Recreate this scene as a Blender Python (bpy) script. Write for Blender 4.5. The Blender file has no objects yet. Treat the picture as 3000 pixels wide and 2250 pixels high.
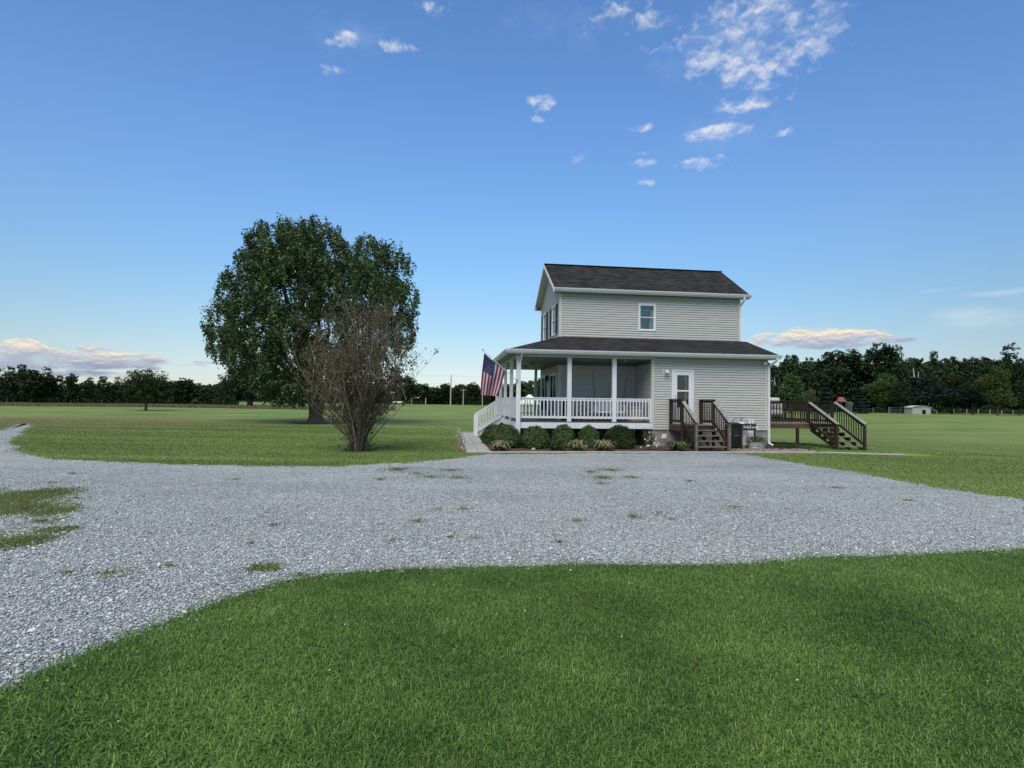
import bpy, math, random
import numpy as np
from mathutils import Matrix, Vector
rnd = random.Random(7); nr = np.random.default_rng(11)
scene = bpy.context.scene; COL = scene.collection
R = math.radians

# ------------------------------------------------------------------ camera
FPX, PITCH, ROLL, PSI = 1600.46, 0.0308, 0.0131, 0.1197   # focal (px of a 3000 px wide frame), pitch, roll, house yaw
HC = 1.75
cd = bpy.data.cameras.new('camera'); cam = bpy.data.objects.new('camera', cd); COL.objects.link(cam)
cd.sensor_width = 36; cd.lens = FPX / 3000 * 36; cd.clip_end = 3000; cd.clip_start = 0.05
def ray(px, py):
    c, s = math.cos(ROLL), math.sin(ROLL)
    u = c*(px-1500)+s*(py-1125); w = -s*(px-1500)+c*(py-1125)
    up, X = -w/FPX, u/FPX
    c, s = math.cos(PITCH), math.sin(PITCH)
    return Vector((X, c-s*up, s+c*up))
fwd = ray(1500, 1125).normalized(); rgt = (ray(1510, 1125)-ray(1500, 1125)).normalized(); upv = rgt.cross(fwd)
M = Matrix((rgt, upv, -fwd)).transposed().to_4x4(); M.translation = (0, 0, HC); cam.matrix_world = M
scene.camera = cam

# ------------------------------------------------------------------ sky
SUN_EL, SUN_AZ = 54, 200          # high soft light from behind the camera, slightly left
world = bpy.data.worlds.new('World'); scene.world = world; world.use_nodes = True
wn = world.node_tree; wn.nodes.clear()
def N(t, typ, **kw):
    n = t.nodes.new(typ)
    for k, v in kw.items(): setattr(n, k, v)
    return n
def lk(t, a, b): t.links.new(a, b)
def mth(t, op, a, b=None, c=None, clamp=False):
    n = N(t, 'ShaderNodeMath', operation=op, use_clamp=clamp)
    for i, v in enumerate((a, b, c)):
        if v is None: continue
        if isinstance(v, (int, float)): n.inputs[i].default_value = v
        else: lk(t, v, n.inputs[i])
    return n.outputs[0]
def vmth(t, op, a, b=None):
    n = N(t, 'ShaderNodeVectorMath', operation=op)
    for i, v in enumerate((a, b)):
        if v is None: continue
        if isinstance(v, tuple): n.inputs[i].default_value = v
        else: lk(t, v, n.inputs[i])
    return n.outputs['Value'] if op in ('LENGTH', 'DOT_PRODUCT') else n.outputs[0]
def ramp(t, fac, stops, interp='LINEAR'):
    n = N(t, 'ShaderNodeValToRGB'); r = n.color_ramp; r.interpolation = interp
    while len(r.elements) < len(stops): r.elements.new(0.5)
    for e, (p, col) in zip(r.elements, stops):
        e.position = p; e.color = (*col, 1) if len(col) == 3 else col
    if fac is not None: lk(t, fac, n.inputs[0])
    return n.outputs[0]
def mixc(t, f, a, b, mode='MIX'):
    n = N(t, 'ShaderNodeMix', data_type='RGBA', blend_type=mode)
    for i, v in ((0, f), (6, a), (7, b)):
        if isinstance(v, (int, float)): n.inputs[i].default_value = v
        elif isinstance(v, tuple): n.inputs[i].default_value = (*v, 1)
        else: lk(t, v, n.inputs[i])
    return n.outputs[2]
def lin(r, g, b): return tuple(((c/255+.055)/1.055)**2.4 if c > 10 else c/255/12.92 for c in (r, g, b))
def noise(t, vec, scale, detail=4, rough=.5, dist=0):
    n = N(t, 'ShaderNodeTexNoise'); n.inputs['Scale'].default_value = scale; n.inputs['Detail'].default_value = detail
    n.inputs['Roughness'].default_value = rough; n.inputs['Distortion'].default_value = dist
    if vec is not None: lk(t, vec, n.inputs['Vector'])
    return n.outputs[0]
tc = N(wn, 'ShaderNodeTexCoord'); D3 = tc.outputs['Generated']
sep = N(wn, 'ShaderNodeSeparateXYZ'); lk(wn, D3, sep.inputs[0])
el = mth(wn, 'MULTIPLY', mth(wn, 'ARCSINE', sep.outputs[2]), 180/math.pi)     # degrees above the horizon
az = mth(wn, 'MULTIPLY', mth(wn, 'ARCTAN2', sep.outputs[0], sep.outputs[1]), 180/math.pi)
sky = N(wn, 'ShaderNodeTexSky', sky_type='NISHITA', sun_disc=False)
sky.sun_elevation = R(SUN_EL); sky.sun_rotation = R(SUN_AZ)
elf = mth(wn, 'DIVIDE', el, 90, clamp=True)
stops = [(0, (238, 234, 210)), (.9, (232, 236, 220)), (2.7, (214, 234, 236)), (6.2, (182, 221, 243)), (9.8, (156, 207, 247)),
         (13.2, (141, 195, 246)), (19.8, (122, 174, 236)), (25.8, (107, 157, 224)), (31.3, (95, 144, 210)), (37, (87, 133, 196)), (48, (120, 154, 198)), (62, (204, 214, 218)), (90, (226, 230, 226))]  # top stops, out of view, are brightened as added fill light on the ground
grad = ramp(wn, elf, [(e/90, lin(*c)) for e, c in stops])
# paler, brighter glow low over the middle of the view, duller to the far left and right
g = mth(wn, 'DIVIDE', mth(wn, 'ABSOLUTE', mth(wn, 'SUBTRACT', az, -4)), 46)
side = mth(wn, 'SUBTRACT', 1.06, mth(wn, 'MULTIPLY', mth(wn, 'MULTIPLY', g, g, clamp=True), mth(wn, 'SUBTRACT', .30, mth(wn, 'MULTIPLY', elf, .5), clamp=True)))
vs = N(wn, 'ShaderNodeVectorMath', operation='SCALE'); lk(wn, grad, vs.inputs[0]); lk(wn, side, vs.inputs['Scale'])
nsk = N(wn, 'ShaderNodeVectorMath', operation='SCALE'); lk(wn, sky.outputs[0], nsk.inputs[0]); nsk.inputs['Scale'].default_value = 0.1
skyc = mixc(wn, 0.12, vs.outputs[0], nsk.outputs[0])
# clouds: ellipses in sky azimuth / elevation broken up by noise
def azel(px, py):
    d = ray(px, py).normalized(); return math.degrees(math.atan2(d.x, d.y)), math.degrees(math.asin(d.z))
ae = N(wn, 'ShaderNodeCombineXYZ'); lk(wn, az, ae.inputs[0]); lk(wn, el, ae.inputs[1]); AE = ae.outputs[0]
def field(ells):
    out = None
    for px, py, rx, ry, w in ells:
        a, e = azel(px, py); a2, e2 = azel(px+rx, py); a3, e3 = azel(px, py-ry)
        d = vmth(wn, 'MULTIPLY', vmth(wn, 'SUBTRACT', AE, (a, e, 0)), (1/abs(a2-a), 1/abs(e3-e), 0))
        v = mth(wn, 'MULTIPLY', mth(wn, 'SUBTRACT', 1, vmth(wn, 'LENGTH', d)), w)
        out = v if out is None else mth(wn, 'MAXIMUM', out, v)
    return out
def cloud(ells, scale, squash, amp, lo, hi, seed, shade_off, dist=.2):
    f = field(ells)
    v = vmth(wn, 'ADD', vmth(wn, 'MULTIPLY', AE, (1, squash, 1)), (seed, seed*2, seed*3))
    n1 = noise(wn, v, scale, 10, .58, dist)
    n2 = noise(wn, vmth(wn, 'ADD', v, (0, shade_off, 0)), scale, 10, .58, dist)
    d = mth(wn, 'ADD', mth(wn, 'MINIMUM', f, .55), mth(wn, 'MULTIPLY', mth(wn, 'SUBTRACT', n1, .5), amp))
    mr = N(wn, 'ShaderNodeMapRange', interpolation_type='SMOOTHSTEP'); lk(wn, d, mr.inputs[0])
    mr.inputs[1].default_value = lo; mr.inputs[2].default_value = hi
    return mr.outputs[0], mth(wn, 'SUBTRACT', n1, n2), f
# high, broken altocumulus
high = [(2190, 60, 330, 150, .9), (2200, 225, 130, 60, 1.4), (2120, 175, 190, 70, .8), (2330, 130, 190, 110, .75), (2110, 385, 120, 28, 1.3), (2290, 390, 40, 14, 1.0),
        (2050, 475, 90, 26, 1.0), (1590, 300, 50, 34, 1.4), (1572, 350, 32, 16, .9), (1885, 447, 30, 10, 1.3), (1885, 478, 62, 16, 1.2), (1880, 375, 50, 16, .9),
        (1890, 535, 36, 12, .9), (2160, 310, 120, 34, .8), (1005, 105, 66, 50, .8), (1140, 132, 80, 20, .65), (1900, 50, 70, 60, .5), (1700, 465, 60, 20, .4),
        (1250, 15, 60, 40, .55), (2270, 300, 60, 20, .6), (985, 205, 60, 16, .4), (1780, 40, 70, 60, .5)]
A1, S1, _ = cloud(high, .56, 1.5, 2.6, .14, 1.2, 3.3, .42, .25)
c1 = ramp(wn, mth(wn, 'ADD', mth(wn, 'MULTIPLY', S1, 2.2), .55, clamp=True), [(0, lin(178, 192, 222)), (.5, lin(214, 220, 234)), (1, lin(240, 238, 236))])
A0, _, _ = cloud([(2190, 90, 430, 210, .7), (2120, 400, 260, 90, .5), (1020, 110, 200, 90, .45), (1640, 60, 260, 120, .35)], .3, 1.6, 1.3, .05, 1.1, 12.5, .4, .6)
skyc = mixc(wn, mth(wn, 'MULTIPLY', A0, .38), skyc, lin(176, 198, 232))
skyc = mixc(wn, mth(wn, 'MULTIPLY', A1, .85), skyc, c1)
# thin veil lower right and left
veil = [(2860, 930, 260, 50, .8), (2900, 860, 200, 18, .7), (2750, 850, 160, 14, .4), (590, 895, 90, 14, .5)]
A2, S2, _ = cloud(veil, .35, 3.0, 1.2, .1, .9, 8.1, .3)
skyc = mixc(wn, mth(wn, 'MULTIPLY', A2, .45), skyc, lin(214, 226, 232))
# low sunset-lit banks near the horizon
low_l = [(60, 1045, 260, 44, 2.2), (280, 1050, 230, 38, 2.2), (60, 1022, 80, 38, 2.2), (330, 1098, 160, 16, .9), (150, 1094, 180, 18, .7), (600, 1062, 60, 6, 1.1), (445, 1078, 34, 7, 1.0), (560, 1068, 80, 5, .6)]
low_r = [(2350, 990, 190, 32, 1.9), (2480, 987, 150, 27, 1.9), (2430, 1008, 170, 20, 1.4), (2630, 997, 70, 9, 1.3)]
for lst, sd_, mid_el in ((low_l, 5.7, 4.3), (low_r, 9.4, 6.9)):
    A3, S3, F3 = cloud(lst, .5 if sd_ > 6 else .42, 2.4, 1.9, .08, .62, sd_, .45)
    t3 = mth(wn, 'ADD', mth(wn, 'MULTIPLY', S3, 1.8), mth(wn, 'ADD', mth(wn, 'MULTIPLY', mth(wn, 'SUBTRACT', el, mid_el), .30), .68), clamp=True)
    c3 = ramp(wn, t3, [(0, lin(146, 158, 184)), (.3, lin(176, 182, 200)), (.5, lin(212, 206, 206)), (.66, lin(246, 230, 204)), (1, lin(255, 244, 206))])
    skyc = mixc(wn, mth(wn, 'MULTIPLY', A3, .95), skyc, c3)
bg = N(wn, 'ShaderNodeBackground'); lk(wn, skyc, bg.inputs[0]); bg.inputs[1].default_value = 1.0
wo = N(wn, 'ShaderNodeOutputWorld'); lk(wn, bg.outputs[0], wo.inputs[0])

sl = bpy.data.lights.new('sun', 'SUN'); sl.energy = 3.3; sl.angle = R(50); sl.color = (1.0, .93, .82)
so = bpy.data.objects.new('sun', sl); COL.objects.link(so)
sd = Vector((math.sin(R(SUN_AZ))*math.cos(R(SUN_EL)), math.cos(R(SUN_AZ))*math.cos(R(SUN_EL)), math.sin(R(SUN_EL))))
so.rotation_euler = sd.to_track_quat('Z', 'Y').to_euler(); so.location = sd*50

scene.view_settings.view_transform = 'Standard'; scene.view_settings.look = 'None'
scene.view_settings.exposure = 0.06; scene.view_settings.gamma = 1.0; scene.view_settings.use_curve_mapping = False
scene.render.engine = 'CYCLES'; scene.render.resolution_x = 1024; scene.render.resolution_y = 768
scene.cycles.max_bounces = 6; scene.cycles.transparent_max_bounces = 8

# ------------------------------------------------------------------ frames of reference
cP, sP = math.cos(PSI), math.sin(PSI)
HX, HY, HZ = cP*4.8241-sP*23.1516, sP*4.8241+cP*23.1516, HC-.7862     # world position of the house frame (front left wall corner, floor level)
W, D, P, EV, OH, E2, XD, ZR, ZE, ZJ, ZL = 8.279, 4.541, 2.117, .305, .303, .39, 3.349, 7.296, 5.6575, 3.593, 2.7705
GZ = -HZ                                                              # ground level in the house frame
def hw(x, y, z=None):            # house frame -> world
    return Vector((HX+cP*x-sP*y, HY+sP*x+cP*y, 0 if z is None else HZ+z))
CL = Vector((-4.8241, -23.1516, .7862))
def hl(ax, val, px, py):         # where the line of sight meets a plane of the house frame
    r = ray(px, py); r = Vector((cP*r.x+sP*r.y, -sP*r.x+cP*r.y, r.z)); t = (val-CL[ax])/r[ax]
    return CL+r*t
def gp(px, py, z=0):             # ground point
    r = ray(px, py); t = (z-HC)/r.z; return Vector((r.x*t, r.y*t, z))
def at(px, py, Y):               # point at distance Y
    r = ray(px, py); t = Y/r.y; return Vector((r.x*t, Y, HC+r.z*t))
def sst(a, b, x):
    t = np.clip((np.asarray(x, float)-a)/(b-a), 0, 1); return t*t*(3-2*t)
def h(x, y):                     # terrain height
    x = np.asarray(x, float); y = np.asarray(y, float)
    z = -.08*sst(10.5, 15, x)*sst(14, 20, y)
    d = np.maximum(y-25.3, (x-16)*.904+(y-25)*.427)
    z = z-1.0*sst(0, 6.5, d)*(1-sst(10, 62, d))*sst(9, 14, x)
    z = z+.05*np.sin(x*.11+1)*np.sin(y*.09)*sst(26, 45, y)
    z = z+sst(150, 500, np.hypot(x, y))*1.2
    return z

# ------------------------------------------------------------------ mesh helpers
class MB:
    def __init__(s): s.v = []; s.f = []; s.uv = None
    def add(s, vs, fs):
        o = len(s.v); s.v += [tuple(v) for v in vs]; s.f += [tuple(i+o for i in f) for f in fs]; return s
    def box(s, x0, y0, z0, x1, y1, z1):
        return s.add([(x0,y0,z0),(x1,y0,z0),(x1,y1,z0),(x0,y1,z0),(x0,y0,z1),(x1,y0,z1),(x1,y1,z1),(x0,y1,z1)],
                     [(0,3,2,1),(4,5,6,7),(0,1,5,4),(1,2,6,5),(2,3,7,6),(3,0,4,7)])
    def cbox(s, c, d): return s.box(c[0]-d[0]/2, c[1]-d[1]/2, c[2]-d[2]/2, c[0]+d[0]/2, c[1]+d[1]/2, c[2]+d[2]/2)
    def bar(s, a, b, w, t, side=None):   # rectangular bar from a to b, width w along 'side', thickness t
        a, b = Vector(a), Vector(b); d = (b-a).normalized()
        sd_ = Vector(side) if side else d.cross(Vector((0, 0, 1)))
        if sd_.length < 1e-4: sd_ = Vector((1, 0, 0))
        sd_ = (sd_-d*sd_.dot(d)).normalized(); n = sd_.cross(d)
        q = [sd_*(i*w/2)+n*(j*t/2) for i, j in ((-1,-1),(1,-1),(1,1),(-1,1))]
        return s.add([a+k for k in q]+[b+k for k in q], [(3,2,1,0),(4,5,6,7),(0,1,5,4),(1,2,6,5),(2,3,7,6),(3,0,4,7)])
    def tube(s, pts, rs, n=8, cap=True):
        pts = [Vector(p) for p in pts]
        if isinstance(rs, (int, float)): rs = [rs]*len(pts)
        ref = None; rings = []
        for i, p in enumerate(pts):
            d = (pts[min(i+1, len(pts)-1)]-pts[max(i-1, 0)]).normalized()
            if ref is None: ref = d.orthogonal().normalized()
            ref = (ref-d*ref.dot(d)).normalized(); b = d.cross(ref)
            rings.append([p+(ref*math.cos(2*math.pi*k/n)+b*math.sin(2*math.pi*k/n))*rs[i] for k in range(n)])
        o = len(s.v)
        for r_ in rings: s.v += [tuple(v) for v in r_]
        for i in range(len(pts)-1):
            for k in range(n):
                k2 = (k+1) % n; s.f.append((o+i*n+k, o+i*n+k2, o+(i+1)*n+k2, o+(i+1)*n+k))
        if cap:
            s.f.append(tuple(o+k for k in reversed(range(n)))); s.f.append(tuple(o+(len(pts)-1)*n+k for k in range(n)))
        return s
    def lathe(s, prof, c=(0, 0, 0), n=20, sx=1, sy=1):
        o = len(s.v)
        for r_, z in prof:
            for k in range(n): s.v.append((c[0]+r_*sx*math.cos(2*math.pi*k/n), c[1]+r_*sy*math.sin(2*math.pi*k/n), c[2]+z))
        for i in range(len(prof)-1):
            for k in range(n):
                k2 = (k+1) % n; s.f.append((o+i*n+k, o+i*n+k2, o+(i+1)*n+k2, o+(i+1)*n+k))
        s.f.append(tuple(o+k for k in reversed(range(n)))); s.f.append(tuple(o+(len(prof)-1)*n+k for k in range(n)))
        return s
    def prism(s, poly, d):       # polygon (3-D points) pushed along vector d
        n = len(poly); a = [Vector(p) for p in poly]; b = [p+Vector(d) for p in a]
        return s.add(a+b, [tuple(reversed(range(n))), tuple(range(n, 2*n))]+[(i, (i+1) % n, n+(i+1) % n, n+i) for i in range(n)])
    def build_each(s, name, mat, parent=None, groups=None, bevel=0):     # 8-vertex pieces, each (or each group) its own part
        n = len(s.v)//8; groups = groups or [[i] for i in range(n)]
        for g_ in groups:
            m_ = MB()
            for i in g_: m_.add(s.v[i*8:i*8+8], [tuple(k-i*8 for k in f) for f in s.f if i*8 <= min(f) < i*8+8])
            m_.build(name, mat, parent, bevel=bevel)
    def build(s, name, mat, parent=None, smooth=False, bevel=0, loc=None, rot=None):
        me = bpy.data.meshes.new(name); me.from_pydata(s.v, [], s.f); me.update()
        return link(name, me, mat, parent, smooth, bevel, loc, rot)
def link(name, me, mat, parent=None, smooth=False, bevel=0, loc=None, rot=None):
    o = bpy.data.objects.new(name, me); COL.objects.link(o)
    if mat is not None and not me.materials: me.materials.append(mat)
    if smooth: me.polygons.foreach_set('use_smooth', [True]*len(me.polygons))
    if parent is not None: o.parent = parent
    if loc is not None: o.location = loc
    if rot is not None: o.rotation_euler = (0, 0, rot)
    if bevel:
        b = o.modifiers.new('bevel', 'BEVEL'); b.width = bevel; b.segments = 2; b.limit_method = 'ANGLE'
    return o
def fast_mesh(name, V, F):
    V = np.asarray(V, np.float32).reshape(-1, 3); F = np.asarray(F, np.int32); k = F.shape[1]
    me = bpy.data.meshes.new(name); me.vertices.add(len(V)); me.vertices.foreach_set('co', V.ravel())
    me.loops.add(F.size); me.loops.foreach_set('vertex_index', F.ravel())
    me.polygons.add(len(F)); me.polygons.foreach_set('loop_start', np.arange(0, F.size, k, dtype=np.int32))
    try: me.polygons.foreach_set('loop_total', np.full(len(F), k, dtype=np.int32))
    except Exception: pass
    me.update(calc_edges=True); return me
def tag(o, label=None, cat=None, group=None, kind=None):
    if label: o['label'] = label
    if cat: o['category'] = cat
    if group: o['group'] = group
    if kind: o['kind'] = kind
    return o
def thing(name, label, cat, loc=(0, 0, 0), rot=0, group=None):
    o = bpy.data.objects.new(name, None); COL.objects.link(o); o.location = loc; o.rotation_euler = (0, 0, rot); o.empty_display_size = .2
    return tag(o, label, cat, group)
def copy_tree(o, parent=None):
    c = o.copy(); COL.objects.link(c); c.parent = parent
    for ch in list(o.children): copy_tree(ch, c)
    return c

# ------------------------------------------------------------------ materials
def mat(name, col, rough=.6, spec=.3, metal=0, var=0, vscale=5, bump=0, bscale=60, col2=None, trans=0, detail=5, stretch=None):
    m = bpy.data.materials.new(name); m.use_nodes = True; t = m.node_tree; b = t.nodes['Principled BSDF']
    b.inputs['Roughness'].default_value = rough; b.inputs['Specular IOR Level'].default_value = spec; b.inputs['Metallic'].default_value = metal
    co = N(t, 'ShaderNodeTexCoord').outputs['Object']
    if stretch: co = vmth(t, 'MULTIPLY', co, stretch)
    if col2 is not None or var:
        c2 = col2 if col2 is not None else tuple(min(1, c*(1+var)) for c in col); c1 = col if col2 is not None else tuple(c*(1-var) for c in col)
        n = noise(t, co, vscale, detail, .6)
        c = ramp(t, n, [(.3, c1), (.7, c2)]); lk(t, c, b.inputs['Base Color'])
    else: b.inputs['Base Color'].default_value = (*col, 1)
    if bump:
        bn = N(t, 'ShaderNodeBump'); bn.inputs['Strength'].default_value = bump; bn.inputs['Distance'].default_value = .01
        lk(t, noise(t, co, bscale, 4, .6), bn.inputs['Height']); lk(t, bn.outputs[0], b.inputs['Normal'])
    return m
def leafmat(name, cols, rough=.55, transl=.3, spec=.25, clump=2.2):
    m = bpy.data.materials.new(name); m.use_nodes = True; t = m.node_tree; b = t.nodes['Principled BSDF']
    g_ = N(t, 'ShaderNodeNewGeometry'); k = len(cols)
    rn = g_.outputs['Random Per Island']
    big = noise(t, N(t, 'ShaderNodeTexCoord').outputs['Object'], .6, 3, .6)
    mid = noise(t, N(t, 'ShaderNodeTexCoord').outputs['Object'], clump, 2, .5)
    f = mth(t, 'ADD', mth(t, 'MULTIPLY', rn, .38), mth(t, 'ADD', mth(t, 'MULTIPLY', mth(t, 'SUBTRACT', big, .4), .7), mth(t, 'MULTIPLY', mth(t, 'SUBTRACT', mid, .36), 1.1)), clamp=True)
    c = ramp(t, f, [(i/(k-1), cl) for i, cl in enumerate(cols)]); lk(t, c, b.inputs['Base Color'])
    b.inputs['Roughness'].default_value = rough; b.inputs['Specular IOR Level'].default_value = spec
    tr = N(t, 'ShaderNodeBsdfTranslucent'); lk(t, c, tr.inputs[0]); mx = N(t, 'ShaderNodeMixShader'); mx.inputs[0].default_value = transl
    lk(t, b.outputs[0], mx.inputs[1]); lk(t, tr.outputs[0], mx.inputs[2]); lk(t, mx.outputs[0], t.nodes['Material Output'].inputs[0])
    return m
def glassmat(name, tint=(.8, .85, .88), rough=.03, fac=.25, ior=1.5):
    m = bpy.data.materials.new(name); m.use_nodes = True; t = m.node_tree; t.nodes.remove(t.nodes['Principled BSDF'])
    gl = N(t, 'ShaderNodeBsdfGlossy'); gl.inputs['Roughness'].default_value = rough
    tp = N(t, 'ShaderNodeBsdfTransparent'); tp.inputs[0].default_value = (*tint, 1)
    fr = N(t, 'ShaderNodeFresnel'); fr.inputs[0].default_value = ior
    mx = N(t, 'ShaderNodeMixShader'); lk(t, mth(t, 'ADD', fr.outputs[0], fac-.04, clamp=True), mx.inputs[0]); lk(t, tp.outputs[0], mx.inputs[1]); lk(t, gl.outputs[0], mx.inputs[2])
    lk(t, mx.outputs[0], t.nodes['Material Output'].inputs[0]); return m
def shingle(name, row, hip=False):
    m = bpy.data.materials.new(name); m.use_nodes = True; t = m.node_tree; b = t.nodes['Principled BSDF']
    co = N(t, 'ShaderNodeTexCoord').outputs['Object']; s = N(t, 'ShaderNodeSeparateXYZ'); lk(t, co, s.inputs[0])
    cx = N(t, 'ShaderNodeCombineXYZ'); lk(t, s.outputs[1] if hip else s.outputs[0], cx.inputs[0]); lk(t, mth(t, 'MULTIPLY', s.outputs[2], .14/row), cx.inputs[1])
    br = N(t, 'ShaderNodeTexBrick'); lk(t, cx.outputs[0], br.inputs[0]); br.inputs['Scale'].default_value = 1
    br.inputs['Brick Width'].default_value = .32; br.inputs['Row Height'].default_value = .14; br.inputs['Mortar Size'].default_value = .008
    br.inputs['Color1'].default_value = (.011, .0108, .011, 1); br.inputs['Color2'].default_value = (.038, .036, .037, 1); br.inputs['Mortar'].default_value = (.014, .012, .012, 1)
    br.inputs['Bias'].default_value = -.1; br.inputs['Mortar Smooth'].default_value = .4
    n = noise(t, co, 90, 3, .7); n2 = noise(t, vmth(t, 'MULTIPLY', co, (1, 1, .35)), 1.3, 5, .6)
    c = mixc(t, .75, br.outputs[0], ramp(t, n, [(.3, (.55, .55, .55)), (.7, (1.5, 1.5, 1.5))]), 'MULTIPLY')
    c = mixc(t, .8, c, ramp(t, n2, [(.3, (.8, .8, .8)), (.7, (1.2, 1.17, 1.16))]), 'MULTIPLY')
    lk(t, c, b.inputs['Base Color']); b.inputs['Roughness'].default_value = .9; b.inputs['Specular IOR Level'].default_value = .2
    bn = N(t, 'ShaderNodeBump'); bn.inputs['Strength'].default_value = .7; bn.inputs['Distance'].default_value = .01; lk(t, br.outputs[0], bn.inputs['Height']); lk(t, bn.outputs[0], b.inputs['Normal'])
    return m
MT = dict(
 siding=mat('vinyl_siding', (.465, .462, .436), .5, .35, var=.08, vscale=1.5, bump=.05, bscale=25, stretch=(1, 1, 6)),
 trim=mat('white_vinyl', (.68, .69, .70), .45, .4, var=.04, vscale=3, bump=.03, bscale=12),
 cream=mat('cream_trim', (.56, .55, .49), .5, .35, var=.04, vscale=3),
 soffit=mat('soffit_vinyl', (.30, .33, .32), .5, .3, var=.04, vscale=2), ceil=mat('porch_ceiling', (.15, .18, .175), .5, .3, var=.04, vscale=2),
 pwood=mat('painted_wood', (.62, .645, .68), .6, .3, col2=(.76, .78, .80), vscale=4, bump=.15, bscale=18, stretch=(1, 1, .6)),
 floor=mat('porch_boards', (.09, .075, .068), .6, .3, var=.25, vscale=5, stretch=(.4, 6, 1)),
 dwood=mat('dark_stained_wood', (.020, .014, .010), .7, .2, col2=(.062, .044, .033), vscale=9, bump=.3, bscale=30, stretch=(2, 2, .5)),
 cap=mat('weathered_rail_cap', (.15, .145, .135), .75, .2, col2=(.32, .315, .30), vscale=7, bump=.3, bscale=40),
 tread=mat('weathered_tread', (.09, .076, .06), .8, .2, col2=(.22, .19, .155), vscale=6, bump=.3, bscale=40, stretch=(.5, 4, 1)),
 block=mat('concrete_block', (.16, .155, .14), .9, .15, col2=(.30, .29, .265), vscale=3, bump=.3, bscale=50),
 dark=mat('dark_room', (.015, .015, .017), .9, .1), room=mat('grey_room', (.22, .25, .25), .9, .1),
 shutter=mat('slate_shutter', (.045, .065, .075), .55, .3), glass=glassmat('window_glass', (.9, .93, .92), .03, .10), dglass=glassmat('dark_glass', (.3, .31, .33), .03, .05, 1.03), doorglass=glassmat('door_glass', (.8, .82, .84), .03, .07),
 curtain=mat('curtain', (.72, .74, .73), .8, .1, var=.06, vscale=8), roof_u=shingle('shingles_upper', .075), roof_l=shingle('shingles_lower', .044), roof_h=shingle('shingles_hip', .044, True),
 metal=mat('grey_metal', (.35, .36, .37), .4, .5, .7, var=.1), black=mat('black_metal', (.02, .02, .022), .45, .4, var=.2), blackfab=mat('black_cover', (.014, .014, .017), .8, .1, var=.3, bump=.3, bscale=12),
 plast=mat('dark_bin_plastic', (.012, .016, .021), .5, .3, var=.15), beige=mat('beige_plastic', (.40, .37, .33), .6, .3, var=.04),
 tank=mat('white_tank', (.62, .63, .62), .4, .4, col2=(.76, .77, .78), vscale=3), galv=mat('galvanised', (.30, .31, .31), .45, .5, .5, col2=(.5, .51, .50), vscale=6),
 conc=mat('concrete', (.30, .29, .27), .9, .15, col2=(.44, .425, .40), vscale=6, bump=.2, bscale=80),
 paver=mat('paver', (.27, .26, .255), .9, .15, col2=(.42, .41, .40), vscale=3, bump=.2, bscale=60),
 mulch=mat('mulch', (.035, .024, .018), .95, .1, col2=(.12, .09, .075), vscale=22, bump=1, bscale=40, detail=8),
 bark=mat('bark', (.055, .045, .038), .95, .1, col2=(.15, .125, .105), vscale=10, bump=1, bscale=25, stretch=(3, 3, .5)),
 twig=mat('twig_bark', (.10, .078, .062), .9, .1, col2=(.27, .225, .185), vscale=6), pale=mat('bleached_wood', (.30, .27, .23), .9, .1, col2=(.5, .46, .40), vscale=4, stretch=(3, 3, .4)),
 red=mat('red_canvas', (.30, .075, .085), .8, .2, var=.1), white=mat('white_paint', (.72, .74, .76), .5, .3, var=.03), cush=mat('cushion', (.50, .48, .45), .9, .1, col2=(.66, .64, .60), vscale=7),
 pink=mat('rose_cushion', (.33, .24, .23), .9, .1, var=.15, vscale=9), tin=mat('weathered_boards', (.22, .22, .22), .8, .2, col2=(.48, .48, .47), vscale=2.5, stretch=(3, 3, .6)),
 rock=mat('tan_rock', (.30, .24, .17), .9, .1, col2=(.5, .42, .32), vscale=8, bump=.5, bscale=20), petal=mat('petal', (.80, .76, .72), .6, .2),
 l_maple=leafmat('maple_leaves', [(.009, .020, .007), (.038, .074, .023), (.105, .17, .062), (.25, .31, .155)], .5, .18, .4, 1.5),
 l_dark=leafmat('woodland_leaves', [(.006, .015, .005), (.015, .032, .011), (.034, .062, .020), (.068, .10, .034)], .6, .15, .2, 1.2),
 l_olive=leafmat('olive_leaves', [(.012, .022, .006), (.028, .045, .012), (.055, .075, .022), (.09, .11, .036)], .6, .2, .2, 1.6),
 l_teal=leafmat('blue_green_needles', [(.005, .014, .010), (.011, .027, .021), (.022, .045, .036), (.036, .068, .054)], .6, .12, .2, 1.2),
 l_light=leafmat('pale_leaves', [(.06, .09, .04), (.10, .13, .06), (.15, .185, .09), (.2, .23, .12)], .6, .3),
 l_yel=leafmat('yellow_green_leaves', [(.035, .055, .014), (.065, .09, .024), (.10, .125, .034), (.15, .16, .05)], .6, .3),
 l_box=leafmat('boxwood_leaves', [(.018, .038, .010), (.045, .088, .022), (.09, .15, .036), (.15, .22, .06)], .45, .2, .4, 7),
 l_twig=leafmat('sparse_brown_leaves', [(.055, .044, .024), (.095, .085, .044), (.14, .135, .068), (.20, .22, .115)], .6, .3, .2, 3),
 l_host=leafmat('variegated_leaves', [(.06, .08, .03), (.16, .17, .08), (.30, .28, .17), (.42, .38, .27)], .5, .25),
 l_hostg=leafmat('hosta_leaves', [(.03, .05, .02), (.07, .10, .04), (.14, .16, .08), (.30, .30, .18)], .5, .25),
 l_herb=leafmat('herb_leaves', [(.05, .07, .025), (.09, .10, .045), (.12, .12, .06), (.18, .12, .06)], .6, .25),
 l_dry=leafmat('tall_dry_grass', [(.10, .11, .05), (.16, .165, .085), (.22, .21, .12), (.28, .26, .16)], .8, .2),
)

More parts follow.
